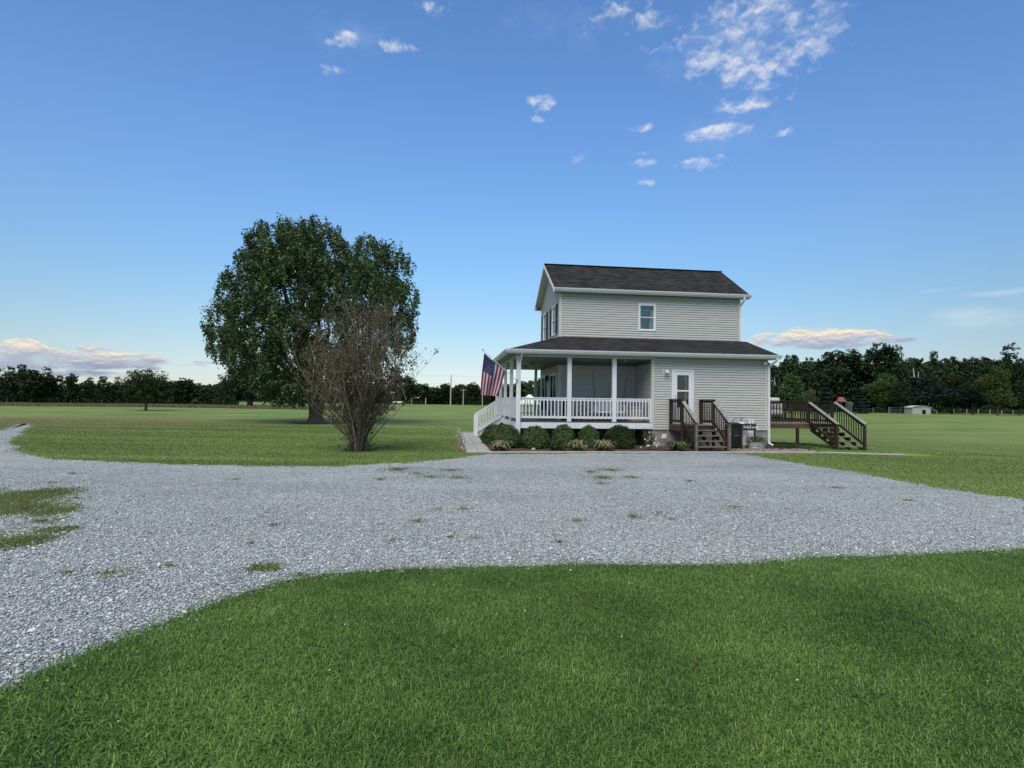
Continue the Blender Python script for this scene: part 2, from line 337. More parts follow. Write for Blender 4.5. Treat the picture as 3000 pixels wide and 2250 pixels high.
def islandmat(name, cols, rough=.9):
    m = bpy.data.materials.new(name); m.use_nodes = True; t = m.node_tree; b = t.nodes['Principled BSDF']
    c = ramp(t, N(t, 'ShaderNodeNewGeometry').outputs['Random Per Island'], [(i/(len(cols)-1), q) for i, q in enumerate(cols)])
    n = noise(t, N(t, 'ShaderNodeTexCoord').outputs['Object'], 9, 3, .6); c = mixc(t, .8, c, ramp(t, n, [(.3, (.7, .7, .7)), (.7, (1.3, 1.3, 1.3))]), 'MULTIPLY')
    lk(t, c, b.inputs['Base Color']); b.inputs['Roughness'].default_value = rough; b.inputs['Specular IOR Level'].default_value = .15; return m
MT['twig'] = islandmat('twig_bark_mixed', [(.085, .062, .047), (.14, .108, .086), (.19, .155, .12), (.27, .23, .18), (.40, .36, .30)])

# ------------------------------------------------------------------ ground
def lawnmat():
    m = bpy.data.materials.new('lawn_grass'); m.use_nodes = True; t = m.node_tree; b = t.nodes['Principled BSDF']
    co = N(t, 'ShaderNodeTexCoord').outputs['Object']
    rot = N(t, 'ShaderNodeVectorRotate', rotation_type='Z_AXIS'); lk(t, co, rot.inputs[0]); rot.inputs['Angle'].default_value = R(4)
    st = vmth(t, 'MULTIPLY', rot.outputs[0], (.045, .62, 1))
    a = noise(t, st, 1.0, 5, .62); c0 = noise(t, co, .16, 4, .6); f = noise(t, co, 9, 6, .75); fine = noise(t, vmth(t, 'MULTIPLY', co, (1, .5, 1)), 45, 4, .8)
    base = ramp(t, mth(t, 'ADD', mth(t, 'MULTIPLY', a, .6), mth(t, 'MULTIPLY', c0, .4)), [(.34, (.088, .134, .034)), (.46, (.130, .184, .048)), (.55, (.172, .225, .070)), (.68, (.225, .265, .105))])
    base = mixc(t, .9, base, ramp(t, f, [(.25, (.55, .6, .5)), (.5, (1, 1, 1)), (.75, (1.5, 1.42, 1.4))]), 'MULTIPLY')
    base = mixc(t, .9, base, ramp(t, fine, [(.3, (.5, .5, .5)), (.7, (1.5, 1.5, 1.5))]), 'MULTIPLY')
    # the dip beyond the right lawn has darker olive grass behind a paler crest
    sx = N(t, 'ShaderNodeSeparateXYZ'); lk(t, co, sx.inputs[0]); X_, Y_ = sx.outputs[0], sx.outputs[1]
    dq = mth(t, 'MAXIMUM', mth(t, 'SUBTRACT', Y_, 25.3), mth(t, 'ADD', mth(t, 'MULTIPLY', mth(t, 'SUBTRACT', X_, 16), .904), mth(t, 'MULTIPLY', mth(t, 'SUBTRACT', Y_, 25), .427)))
    dq = mth(t, 'ADD', dq, mth(t, 'MULTIPLY', mth(t, 'SUBTRACT', noise(t, co, .5, 3), .5), 1.2)); rx = N(t, 'ShaderNodeMapRange'); lk(t, X_, rx.inputs[0]); rx.inputs[1].default_value = 8; rx.inputs[2].default_value = 13
    k1 = ramp(t, mth(t, 'DIVIDE', mth(t, 'ADD', dq, 6), 60, clamp=True), [(0, (0, 0, 0)), (.07, (.5, .5, .5)), (.105, (.5, .5, .5)), (.125, (0, 0, 0))]); k2 = ramp(t, mth(t, 'DIVIDE', mth(t, 'ADD', dq, 6), 60, clamp=True), [(.10, (0, 0, 0)), (.125, (.75, .75, .75)), (.3, (.6, .6, .6)), (.8, (0, 0, 0))])
    base = mixc(t, mth(t, 'MULTIPLY', k1, rx.outputs[0]), base, (.20, .29, .075)); base = mixc(t, mth(t, 'MULTIPLY', k2, rx.outputs[0]), base, (.105, .135, .045))
    # worn, dry ground by the far left drive
    s = N(t, 'ShaderNodeSeparateXYZ'); lk(t, co, s.inputs[0]); pt = gp(-60, 1236)
    dd = vmth(t, 'LENGTH', vmth(t, 'MULTIPLY', vmth(t, 'SUBTRACT', co, tuple(pt)), (1/20, 1/13, 0)))
    k = mth(t, 'ADD', mth(t, 'SUBTRACT', 1.1, dd), mth(t, 'MULTIPLY', mth(t, 'SUBTRACT', noise(t, co, .5, 5, .6), .5), 1.2), clamp=True)
    base = mixc(t, mth(t, 'MULTIPLY', k, .9), base, (.17, .12, .065))
    nearm = mth(t, 'MULTIPLY', mth(t, 'DIVIDE', mth(t, 'SUBTRACT', 12, vmth(t, 'LENGTH', co)), 5, clamp=True), .7); base = mixc(t, nearm, base, (.030, .040, .014))   # soil and thatch, darkened near the camera to stand in for shade between blades
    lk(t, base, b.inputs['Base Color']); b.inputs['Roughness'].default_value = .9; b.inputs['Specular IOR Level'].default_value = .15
    bn = N(t, 'ShaderNodeBump'); bn.inputs['Strength'].default_value = .9; bn.inputs['Distance'].default_value = .05; lk(t, f, bn.inputs['Height']); lk(t, bn.outputs[0], b.inputs['Normal'])
    return m
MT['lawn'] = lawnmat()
def axis(a, b, step, far, growth=1.22):
    xs = list(np.arange(a, b+1e-6, step)); s = step
    while xs[-1] < far: s *= growth; xs.append(xs[-1]+s)
    s = step
    while xs[0] > -far: s *= growth; xs.insert(0, xs[0]-s)
    return np.array(xs)
gx, gy = axis(-24, 44, 1.0, 1900), axis(-4, 90, 1.0, 1900)
GXX, GYY = np.meshgrid(gx, gy); V = np.stack([GXX.ravel(), GYY.ravel(), h(GXX, GYY).ravel()], 1)
nx, ny = len(gx), len(gy); ii = (np.arange(ny-1)[:, None]*nx+np.arange(nx-1)).ravel()
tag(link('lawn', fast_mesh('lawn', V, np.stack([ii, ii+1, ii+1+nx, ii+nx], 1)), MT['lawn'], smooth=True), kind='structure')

# gravel drive outline (far edge left to right, near edge back)
far_e = [(-1400, 1330), (-700, 1300), (-100, 1274), (10, 1259), (55, 1245), (84, 1240), (92, 1246), (62, 1268), (42, 1292), (48, 1318), (95, 1336), (200, 1347), (400, 1358), (600, 1363), (800, 1366),
         (1000, 1364), (1200, 1356), (1310, 1346), (1380, 1336), (1442, 1330), (1700, 1329), (2000, 1329), (2170, 1329), (2300, 1352), (2500, 1384), (2700, 1419), (3000, 1465), (3600, 1545)]
near_e = [(3900, 1600), (3000, 1608), (2850, 1616), (2700, 1622), (2560, 1630), (2380, 1634), (2200, 1650), (1960, 1656), (1700, 1655), (1550, 1660), (1400, 1664), (1240, 1668), (1100, 1673), (980, 1680), (900, 1690), (800, 1712),
          (700, 1745), (600, 1775), (520, 1808), (450, 1838), (380, 1862), (300, 1893), (230, 1920), (150, 1955), (60, 2000), (0, 2030), (-200, 2110), (-700, 2240), (-1600, 2300)]
def rough_curve(px, amp, step=.12, seed=0):
    P_ = [gp(*p) for p in px]; out = []; r = np.random.default_rng(seed); ph = r.uniform(0, 6.3, 8)
    fr = np.array([.35, .8, 1.7, 3.1, 6.3, 11, 19, 33]); am = np.array([.5, .6, .6, .5, .45, .4, .35, .3]); L = 0
    for a, b in zip(P_[:-1], P_[1:]):
        d = b-a; n = max(1, int(d.length/step)); n = min(n, 260); t_ = Vector((-d.y, d.x, 0)).normalized()
        for i in range(n):
            L += d.length/n; q = a+d*(i/n); k = float((np.sin(fr*L+ph)*am).sum())*amp*min(1, .25+q.y/18)
            out.append(q+t_*(k+r.normal()*amp*.35))
    return out
outline = rough_curve(far_e, .10, .15, 1)+rough_curve(near_e, .035, .05, 2)
GPOLY = np.array([(p.x, p.y) for p in outline])
def inside(X, Y, poly=GPOLY):
    c = np.zeros(X.shape, bool); x0, y0 = poly[-1]
    for x1, y1 in poly:
        if (y0 > y1) != (y0 < y1) or y0 != y1:
            m = ((y1 > Y) != (y0 > Y)); 
            if m.any(): c ^= m & (X < (x0-x1)*(Y-y1)/((y0-y1) if y0 != y1 else 1e-9)+x1)
        x0, y0 = x1, y1
    return c
def gravelmat():
    m = bpy.data.materials.new('gravel'); m.use_nodes = True; t = m.node_tree; b = t.nodes['Principled BSDF']
    co = N(t, 'ShaderNodeTexCoord').outputs['Object']; w = vmth(t, 'ADD', co, vmth(t, 'MULTIPLY', N(t, 'ShaderNodeTexNoise').outputs[1], (0, 0, 0)))
    v = N(t, 'ShaderNodeTexVoronoi'); lk(t, co, v.inputs[0]); v.inputs['Scale'].default_value = 58
    v2 = N(t, 'ShaderNodeTexVoronoi'); lk(t, co, v2.inputs[0]); v2.inputs['Scale'].default_value = 15
    s = N(t, 'ShaderNodeSeparateColor'); lk(t, v.outputs['Color'], s.inputs[0]); s2 = N(t, 'ShaderNodeSeparateColor'); lk(t, v2.outputs['Color'], s2.inputs[0])
    k = mth(t, 'ADD', mth(t, 'MULTIPLY', s.outputs[0], .7), mth(t, 'MULTIPLY', s2.outputs[0], .3))
    c = ramp(t, k, [(.05, (.15, .16, .172)), (.4, (.325, .352, .368)), (.7, (.45, .482, .50)), (.95, (.62, .65, .67))])
    c = mixc(t, .85, c, ramp(t, v.outputs['Distance'], [(0, (1.2, 1.2, 1.2)), (.6, (.8, .8, .8)), (1, (.25, .25, .27))]), 'MULTIPLY')
    big = noise(t, vmth(t, 'MULTIPLY', co, (.45, 1, 1)), .42, 6, .68); c = mixc(t, .9, c, ramp(t, big, [(.3, (.68, .70, .72)), (.5, (1, 1, 1)), (.7, (1.2, 1.18, 1.14))]), 'MULTIPLY')
    c = mixc(t, ramp(t, noise(t, vmth(t, 'MULTIPLY', co, (.3, 1, 1)), .8, 6, .65), [(.5, (0, 0, 0)), (.72, (.38, .38, .38))]), c, (.30, .275, .235))
    d = noise(t, vmth(t, 'MULTIPLY', co, (1, 1.5, 1)), 1.1, 7, .7); c = mixc(t, ramp(t, d, [(.62, (0, 0, 0)), (.74, (.55, .55, .55))]), c, (.13, .12, .095))
    lk(t, c, b.inputs['Base Color']); b.inputs['Roughness'].default_value = .85; b.inputs['Specular IOR Level'].default_value = .25
    bn = N(t, 'ShaderNodeBump'); bn.invert = True; bn.inputs['Strength'].default_value = .8; bn.inputs['Distance'].default_value = .02; lk(t, v.outputs['Distance'], bn.inputs['Height']); lk(t, bn.outputs[0], b.inputs['Normal'])
    return m
MT['gravel'] = gravelmat()
mb = MB(); mb.add([(p.x, p.y, .004) for p in outline], [tuple(range(len(outline)))])
tag(mb.build('gravel_drive', MT['gravel']), kind='structure')
# loose stones lying on the drive near the camera
def stonemat():
    m = bpy.data.materials.new('stones'); m.use_nodes = True; t = m.node_tree; b = t.nodes['Principled BSDF']
    rn = N(t, 'ShaderNodeNewGeometry').outputs['Random Per Island']
    c = ramp(t, rn, [(0, (.14, .15, .165)), (.3, (.30, .322, .338)), (.6, (.43, .458, .475)), (.85, (.56, .59, .61)), (.96, (.68, .68, .66)), (1, (.33, .27, .2))])
    lk(t, c, b.inputs['Base Color']); b.inputs['Roughness'].default_value = .8; b.inputs['Specular IOR Level'].default_value = .3; return m
MT['stone'] = stonemat()
def ico():
    p = (1+5**.5)/2; v = np.array([(-1,p,0),(1,p,0),(-1,-p,0),(1,-p,0),(0,-1,p),(0,1,p),(0,-1,-p),(0,1,-p),(p,0,-1),(p,0,1),(-p,0,-1),(-p,0,1)], float); v /= np.linalg.norm(v[0])
    f = np.array([(0,11,5),(0,5,1),(0,1,7),(0,7,10),(0,10,11),(1,5,9),(5,11,4),(11,10,2),(10,7,6),(7,1,8),(3,9,4),(3,4,2),(3,2,6),(3,6,8),(3,8,9),(4,9,5),(2,4,11),(6,2,10),(8,6,7),(9,8,1)])
    return v, f
def stones(X, Y, Z, size, jit=.3):
    v, f = ico(); n = len(X); sc = size[:, None]*nr.uniform(.65, 1.15, (n, 3))*np.array([1, 1, .6])
    vv = v[None]*(1+nr.normal(0, .16, (n, 12, 1)))*sc[:, None, :]; a = nr.uniform(0, 6.28, n); c, s = np.cos(a)[:, None], np.sin(a)[:, None]
    til = nr.normal(0, jit, n)[:, None]; ct, st_ = np.cos(til), np.sin(til)
    y_, z_ = vv[:, :, 1]*ct-vv[:, :, 2]*st_, vv[:, :, 1]*st_+vv[:, :, 2]*ct
    x2, y2 = vv[:, :, 0]*c-y_*s, vv[:, :, 0]*s+y_*c
    Vv = np.stack([x2+X[:, None], y2+Y[:, None], z_+Z[:, None]], 2).reshape(-1, 3)
    return Vv, (f[None]+12*np.arange(n)[:, None, None]).reshape(-1, 3)
n = 420000; Yd = 2.6+nr.beta(1.15, 1.6, n)*11.5; Xd_ = nr.uniform(-1, 1, n)*(Yd*1.0+2.6)
m = inside(Xd_+nr.standard_t(2, n)*.04, Yd+nr.standard_t(2, n)*.04); Xd_, Yd = Xd_[m], Yd[m]
keep = nr.random(len(Xd_)) < np.clip(1.1-(Yd-5)/9, .15, 1); Xd_, Yd = Xd_[keep][:200000], Yd[keep][:200000]
sz = nr.lognormal(math.log(.0076), .36, len(Xd_)).clip(.004, .030)
Vs, Fs = stones(Xd_, Yd, .004+sz*.25+nr.uniform(0, .008, len(sz)), sz)
tag(link('loose_gravel', fast_mesh('loose_gravel', Vs, Fs), MT['stone']), 'loose pale grey stones strewn over the gravel drive', 'gravel', kind='stuff')

# grass blades
def blades(X, Y, Z, H, Wd, lean=.5, seg=2):
    n = len(X); a = nr.uniform(0, 6.283, n); dx, dy = np.cos(a), np.sin(a); b = a+nr.normal(1.57, .6, n); wx, wy = np.cos(b)*Wd/2, np.sin(b)*Wd/2
    L = np.abs(nr.normal(0, lean, n))*H+.12*H; L2 = L*.35
    P0 = np.stack([X-wx, Y-wy, Z], 1); P1 = np.stack([X+wx, Y+wy, Z], 1)
    mx, my, mz = X+dx*L2, Y+dy*L2, Z+H*.6
    P2 = np.stack([mx+wx*.8, my+wy*.8, mz], 1); P3 = np.stack([mx-wx*.8, my-wy*.8, mz], 1)
    hz = Z+np.maximum(H*1.0-L*.45, H*.35); P4 = np.stack([X+dx*L, Y+dy*L, hz], 1)
    Vv = np.stack([P0, P1, P2, P3, P4], 1).reshape(-1, 3); i = 5*np.arange(n)[:, None]
    F = np.concatenate([i+np.array([[0, 1, 2]]), i+np.array([[0, 2, 3]]), i+np.array([[3, 2, 4]])], 1).reshape(-1, 3)
    return Vv, F
def blademat(name, cols, scale=.9, streak=False, bw=1.15):
    m = bpy.data.materials.new(name); m.use_nodes = True; t = m.node_tree; b = t.nodes['Principled BSDF']
    rn = N(t, 'ShaderNodeNewGeometry').outputs['Random Per Island']; co = N(t, 'ShaderNodeTexCoord').outputs['Object']
    big = noise(t, vmth(t, 'MULTIPLY', co, (.12, 1.7, 1)) if streak else co, scale, 4, .6); f = mth(t, 'ADD', mth(t, 'MULTIPLY', rn, .75), mth(t, 'MULTIPLY', mth(t, 'SUBTRACT', big, .36), bw), clamp=True)
    c = ramp(t, f, [(i/(len(cols)-1), q) for i, q in enumerate(cols)])
    c = mixc(t, ramp(t, rn, [(.965, (0, 0, 0)), (.99, (.8, .8, .8))], 'CONSTANT'), c, (.20, .20, .085))
    lk(t, c, b.inputs['Base Color']); b.inputs['Roughness'].default_value = .5; b.inputs['Specular IOR Level'].default_value = .3
    tr = N(t, 'ShaderNodeBsdfTranslucent'); lk(t, c, tr.inputs[0]); mx = N(t, 'ShaderNodeMixShader'); mx.inputs[0].default_value = .35
    lk(t, b.outputs[0], mx.inputs[1]); lk(t, tr.outputs[0], mx.inputs[2]); lk(t, mx.outputs[0], t.nodes['Material Output'].inputs[0]); return m
MT['blade'] = blademat('grass_blades', [(.024, .068, .018), (.062, .142, .028), (.112, .226, .042), (.175, .31, .066), (.25, .38, .105)], .8, False, 1.5)
n = 660000; Yb = 1.9+nr.beta(1.0, 1.35, n)*6.4; Xb = nr.uniform(-1, 1, n)*(Yb*1.0+2.9); m = ~inside(Xb+nr.standard_t(2, n)*.05, Yb+nr.standard_t(2, n)*.07) & (Yb < 7.6)
Xb, Yb = Xb[m], Yb[m]; clump = .5+.5*np.sin(Xb*3.1+np.sin(Yb*2.3)*2)*np.sin(Yb*2.7+1)
Hb = nr.uniform(.014, .041, len(Xb))*(1+.5*clump*nr.random(len(Xb))); longb = nr.random(len(Xb)) < .006; Hb = np.where(longb, Hb*1.9, Hb)
leftwild = np.clip((-Xb-.2)/2.2, 0, 1)*np.clip((4.2-Yb)/2, 0, 1); Hb *= 1+.5*leftwild
Vb, Fb = blades(Xb, Yb, np.zeros(len(Xb)), Hb, nr.uniform(.0035, .0065, len(Xb))*(1+.5*leftwild), 1.05)
tag(link('grass', fast_mesh('grass', Vb, Fb), MT['blade']), 'short dense green lawn blades in the foreground', 'grass', kind='stuff')
# coarser tufts on the lawns past the drive, thickest along the edges
MT['blade2'] = blademat('far_blades', [(.064, .116, .025), (.101, .166, .036), (.143, .215, .052), (.19, .262, .075), (.24, .30, .105)], .35, True, 1.7)
n = 420000; Yc = 7+nr.beta(1.3, 1.6, n)*36; Xc = nr.uniform(-1, 1, n)*(Yc*.97+3)
hx_ = cP*(Xc-HX)+sP*(Yc-HY); hy_ = -sP*(Xc-HX)+cP*(Yc-HY)
bad = inside(Xc+nr.normal(0, .15, n), Yc+nr.normal(0, .25, n)) | ((hx_ > -4.25) & (hx_ < 8.9) & (hy_ > -4.95) & (hy_ < 9)) | ((hx_ > 8) & (hx_ < 13.2) & (hy_ > -5.1) & (hy_ < -3.9))
Xc, Yc = Xc[~bad], Yc[~bad]; kp = nr.random(len(Xc)) < np.clip(1.3-(Yc-16)/24, .12, 1); Xc, Yc = Xc[kp][:215000], Yc[kp][:215000]
Vb, Fb = blades(Xc, Yc, h(Xc, Yc), nr.uniform(.02, .05, len(Xc)), nr.uniform(.01, .02, len(Xc))*(.7+Yc/40), .8)
tag(link('mown_grass', fast_mesh('mown_grass', Vb, Fb), MT['blade2']), 'mown grass tufts on the lawns beyond the gravel drive', 'grass', kind='stuff')
# weeds and grass growing through the gravel: centre px, radii px, density, height
weeds = [(60, 1460, 120, 30, 1), (160, 1500, 70, 16, .8), (30, 1495, 110, 22, 1), (120, 1530, 70, 10, .7), (60, 1590, 90, 22, 1), (170, 1555, 60, 12, .9), (330, 1683, 95, 20, .45), (205, 1680, 35, 6, .5), (500, 1660, 40, 7, .4),
         (775, 1667, 66, 14, .9), (805, 1540, 18, 5, .5), (1165, 1376, 42, 7, .6), (1115, 1405, 26, 4, .4), (1220, 1388, 30, 4, .25), (1320, 1378, 40, 5, .3), (1260, 1398, 55, 6, .3), (1340, 1400, 50, 6, .35),
         (1225, 1529, 26, 7, .6), (1285, 1494, 16, 4, .5), (1355, 1493, 30, 6, .5), (1730, 1383, 26, 4, .45), (1790, 1378, 50, 6, .4), (1765, 1400, 38, 6, .6), (1850, 1399, 30, 4, .35), (1765, 1418, 25, 4, .4),
         (1690, 1528, 32, 7, .5), (1857, 1516, 28, 8, .6), (1935, 1507, 20, 6, .4), (1965, 1522, 18, 4, .3), (1640, 1590, 12, 5, .4), (2020, 1410, 22, 4, .3), (2150, 1487, 28, 6, .3), (2450, 1430, 30, 4, .3), (2660, 1467, 16, 3, .4),
         (215, 1388, 20, 2, .3), (150, 1416, 26, 3, .4), (220, 1462, 28, 4, .5), (690, 1405, 20, 3, .3), (880, 1688, 60, 8, .5), (1395, 1578, 26, 6, .25), (1320, 1575, 14, 4, .3), (1150, 1585, 20, 5, .2), (740, 1593, 14, 5, .3), (2490, 1638, 40, 5, .3), (1970, 1662, 60, 6, .3)]
Xs, Ys, Hs = [], [], []
for px, py, rx, ry, dn in weeds:
    c0 = gp(px, py); ax_ = abs(gp(px+rx, py).x-c0.x); ay_ = abs(gp(px, py-ry).y-c0.y); n = int(min(26000, ax_*ay_*3.14*(3600 if dn > .75 else 1900)*dn+60))
    rr = np.sqrt(nr.random(n))*nr.normal(.85, .22, n) if dn > .75 else np.abs(nr.standard_t(4, n))*.62; th = nr.uniform(0, 6.28, n); Xs.append(c0.x+rr*np.cos(th)*ax_); Ys.append(c0.y+rr*np.sin(th)*ay_); Hs.append(nr.uniform(.018, .05, n)*(.6+.5*dn))
Xs, Ys, Hs = map(np.concatenate, (Xs, Ys, Hs)); Vb, Fb = blades(Xs, Ys, np.full(len(Xs), .004), Hs, nr.uniform(.005, .011, len(Xs))*(1+Ys/25), .9)
MT['weed'] = blademat('weed_blades', [(.06, .095, .024), (.10, .15, .034), (.15, .20, .048), (.20, .235, .07), (.27, .24, .13)], .7)
for q_ in ([(-500, 1425), (0, 1430), (90, 1448), (190, 1462), (232, 1478), (160, 1494), (222, 1522), (130, 1536), (60, 1520), (-500, 1545)], [(-400, 1575), (60, 1546), (205, 1544), (214, 1560), (130, 1590), (40, 1612), (-400, 1640)]):
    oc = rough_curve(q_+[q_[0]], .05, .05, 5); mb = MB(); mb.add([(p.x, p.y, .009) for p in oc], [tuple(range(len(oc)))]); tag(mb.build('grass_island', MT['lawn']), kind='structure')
tag(link('weeds', fast_mesh('weeds', Vb, Fb), MT['weed']), 'patches of grass and weeds growing up through the gravel', 'weeds', kind='stuff')
# clover flowers dotted in the near lawn
n = 10; Xf = nr.uniform(-4, 5, n); Yf = nr.uniform(2.6, 6, n); m = ~inside(Xf, Yf); Xf, Yf = Xf[m], Yf[m]
Vs, Fs = stones(Xf, Yf, np.full(len(Xf), .05), nr.uniform(.004, .008, len(Xf)))
tag(link('clover_flowers', fast_mesh('clover_flowers', Vs, Fs), MT['petal']), 'tiny white clover flowers dotted in the near lawn', 'flowers', kind='stuff')
# unmown grass strip at the far edge of the left field
n = 90000; px = nr.uniform(-250, 1160, n); dist = nr.uniform(84, 99, n); Xt = (px-1500)/FPX*dist; Yt = dist
Vb, Fb = blades(Xt, Yt, h(Xt, Yt), nr.uniform(.2, .55, n), nr.uniform(.03, .07, n), .4)
tag(link('tall_grass', fast_mesh('tall_grass', Vb, Fb), MT['l_dry']), 'strip of tall pale unmown grass along the far edge of the left field', 'grass', kind='stuff')

# ------------------------------------------------------------------ house
HO = (HX, HY, HZ)
house = thing('house', 'two storey grey sided house with dark shingle roofs and a white wrap around porch', 'house', HO, PSI)
def siding(mb, o, u, n, z0, z1, u0, u1, openings=(), top=None, ch=.1016, off=.022):
    """lap siding on a plane: o origin, u direction along, n outward; openings (ua,ub,za,zb); top(z) -> (ua,ub) limits (gables)"""
    o, u, n = Vector(o), Vector(u), Vector(n); z = z0
    while z < z1-1e-5:
        zt = min(z+ch, z1); cuts = sorted({z, zt}|{q for op in openings for q in op[2:] if z < q < zt})
        for a, b in zip(cuts[:-1], cuts[1:]):
            iv = [(u0, u1)]
            for op in openings:
                if op[2] < b-1e-6 and op[3] > a+1e-6:
                    nv = []
                    for p, q in iv:
                        if op[1] <= p or op[0] >= q: nv.append((p, q)); continue
                        if p < op[0]: nv.append((p, op[0]))
                        if q > op[1]: nv.append((op[1], q))
                    iv = nv
            fa, fb = off*(1-(a-z)/ch)+.001, off*(1-(b-z)/ch)+.001
            for p, q in iv:
                pa, qa, pb, qb = p, q, p, q; gb = b-.015 if b == zt and zt-z > .05 and b-a > .02 else b
                if top:
                    ta, tb = top(a), top(b); pa, qa = max(p, ta[0]), min(q, ta[1]); pb, qb = max(p, tb[0]), min(q, tb[1])
                    if qa <= pa: continue
                    if qb < pb: pb = qb = (pb+qb)/2
                P_ = lambda s_, zz, f: o+u*s_+n*f+Vector((0, 0, zz))
                mb.add([P_(pa, a, fa), P_(qa, a, fa), P_(qb, gb, fb), P_(pb, gb, fb)], [(0, 1, 2, 3)])
                if gb < b: mb.add([P_(pb, gb, fb), P_(qb, gb, fb), P_(qb, gb, -.022), P_(pb, gb, -.022)], [(0, 1, 2, 3)]); mb.add([P_(pb, gb, -.022), P_(qb, gb, -.022), P_(qb, b+.002, -.022), P_(pb, b+.002, -.022)], [(0, 1, 2, 3)])
                if a == z: mb.add([P_(pa, a, -.024), P_(qa, a, -.024), P_(qa, a, fa), P_(pa, a, fa)], [(0, 1, 2, 3)])
        z = zt
    return mb
def plane_for(ax, val, s):        # mapper from (u, v, out) to the house frame for plane ax = val facing s
    return (lambda u, v, w: (val+s*w, u, v)) if ax == 0 else (lambda u, v, w: (u, val+s*w, v))
def pbox(mb, f, u0, u1, v0, v1, w0, w1):
    a, b = f(u0, v0, w0), f(u1, v1, w1); return mb.box(*(min(p, q) for p, q in zip(a, b)), *(max(p, q) for p, q in zip(a, b)))
UW = (3.56, 4.29, 3.97, 5.12); DR = (4.20, 5.07, .02, 2.10)
GW = [(.78, 1.62, 3.80, 5.10), (3.08, 3.92, 3.80, 5.10)]; FD = [(.56, 2.05, .12, 2.02), (2.66, 4.2, .12, 2.02)]
top_g = lambda z: ((z-ZE-.02)/((ZR-ZE)/(D/2+EV))-EV, D+EV-(z-ZE-.02)/((ZR-ZE)/(D/2+EV))) if z > ZE else (-1e9, 1e9)
m_ = MB(); siding(m_, (0, 0, 0), (1, 0, 0), (0, -1, 0), 3.52, ZE-.02, 0, W, [UW]); m_.build('upper_front_wall', MT['siding'], house)
m_ = MB(); siding(m_, (0, 0, 0), (0, 1, 0), (-1, 0, 0), 2.62, ZR-.12, 0, D, GW, top_g); m_.build('gable_wall', MT['siding'], house)
m_ = MB(); siding(m_, (W, 0, 0), (0, 1, 0), (1, 0, 0), 3.3, ZR-.12, 0, D, [], top_g); siding(m_, (0, D, 0), (1, 0, 0), (0, 1, 0), 2.6, ZE, 0, W)
siding(m_, (0, D, 0), (1, 0, 0), (0, 1, 0), -.28, 2.6, 0, W); m_.build('rear_wall', MT['siding'], house)
m_ = MB(); siding(m_, (0, -P, 0), (1, 0, 0), (0, -1, 0), -.28, 2.62, XD, W, [DR]); m_.build('entry_wall', MT['siding'], house)
m_ = MB(); siding(m_, (0, 0, 0), (1, 0, 0), (0, -1, 0), .02, 2.52, 0, XD); siding(m_, (0, 0, 0), (0, 1, 0), (-1, 0, 0), .02, 2.52, 0, D, FD)
siding(m_, (XD, 0, 0), (0, 1, 0), (-1, 0, 0), .02, 2.52, -P, 0); m_.build('porch_wall', MT['siding'], house)
m_ = MB(); siding(m_, (W, 0, 0), (0, 1, 0), (1, 0, 0), -.28, 2.64, -P, D+P)
sl_ = (ZJ-ZL)/(P+E2); m_.add([(W+.001, -P, 2.64), (W+.001, 0, 2.64), (W+.001, 0, ZJ-.03), (W+.001, -P, ZL+sl_*E2-.03)], [(0, 1, 2, 3)])
m_.add([(W+.001, D, 2.64), (W+.001, D+P, 2.64), (W+.001, D+P, ZL+sl_*E2-.03), (W+.001, D, ZJ-.03)], [(0, 1, 2, 3)]); m_.build('side_wall', MT['siding'], house)
# inner shell so that windows look into dark rooms
m_ = MB(); m_.box(.02, .9, 3.4, W-.02, .94, 5.5).box(.02, .02, 3.4, W-.02, 3.0, 3.44).box(XD+.05, -P+1.2, -.2, W-.05, -P+1.24, 2.5).box(1.0, .02, 0, 1.04, D-.02, 5.4)
m_.build('inner_partition', MT['room'], house)
# frieze boards, corner trims
m_ = MB(); m_.box(-.02, -.022, 2.36, XD, .0, 2.5).box(-.022, 0, 2.36, 0, D, 2.5).box(XD-.022, -P+.14, 2.36, XD, -.022, 2.5); m_.build('porch_frieze', mat('dark_frieze', (.10, .125, .125), .6), house)
m_ = MB()
m_.box(-.022, -.024, 3.45, .085, -.001, ZE-.03).box(-.024, -.022, 2.6, -.001, .07, ZE-.03).box(W-.085, -.024, 3.5, W+.022, -.001, ZE-.03).box(W+.001, -.022, 3.3, W+.024, .07, ZE-.03)
m_.box(XD-.012, -P-.024, -.28, XD+.09, -P-.001, 2.60).box(W-.085, -P-.024, -.28, W+.022, -P-.001, 2.60).box(W+.001, -P-.022, -.28, W+.03, -P+.09, 2.62)
m_.box(-.022, -.024, .01, .09, -.001, 2.36).box(-.024, -.022, .01, -.001, .09, 2.36).box(XD-.05, -.05, .01, XD-.014, -.014, 2.36).box(XD-.024, -P, .01, XD-.013, -P+.09, 2.36)
m_.box(-.024, D-.09, .01, -.001, D+.02, ZE-.03); m_.build_each('corner_trim', MT['cream'], house, [[0, 1], [2, 3], [4], [5, 6], [7, 8], [9], [10], [11]])
# foundation
m_ = MB(); m_.box(XD+.03, -P+.02, GZ-.15, W-.02, -P+.2, -.285).box(W-.2, -P+.2, GZ-.2, W-.02, D+P, -.285).box(XD+.03, -P+.2, GZ-.15, XD+.2, -.02, -.285)
m_.box(.03, .02, GZ-.15, XD+.03, .2, -.03).box(.03, .2, GZ-.15, .2, D, -.03); m_.build('foundation', MT['block'], house)
m_ = MB(); m_.box(3.79, -P-.012, -.64, 3.96, -P+.019, -.46).box(3.82, -P-.02, -.61, 3.93, -P-.0121, -.49); m_.build('foundation_vent', MT['white'], house)
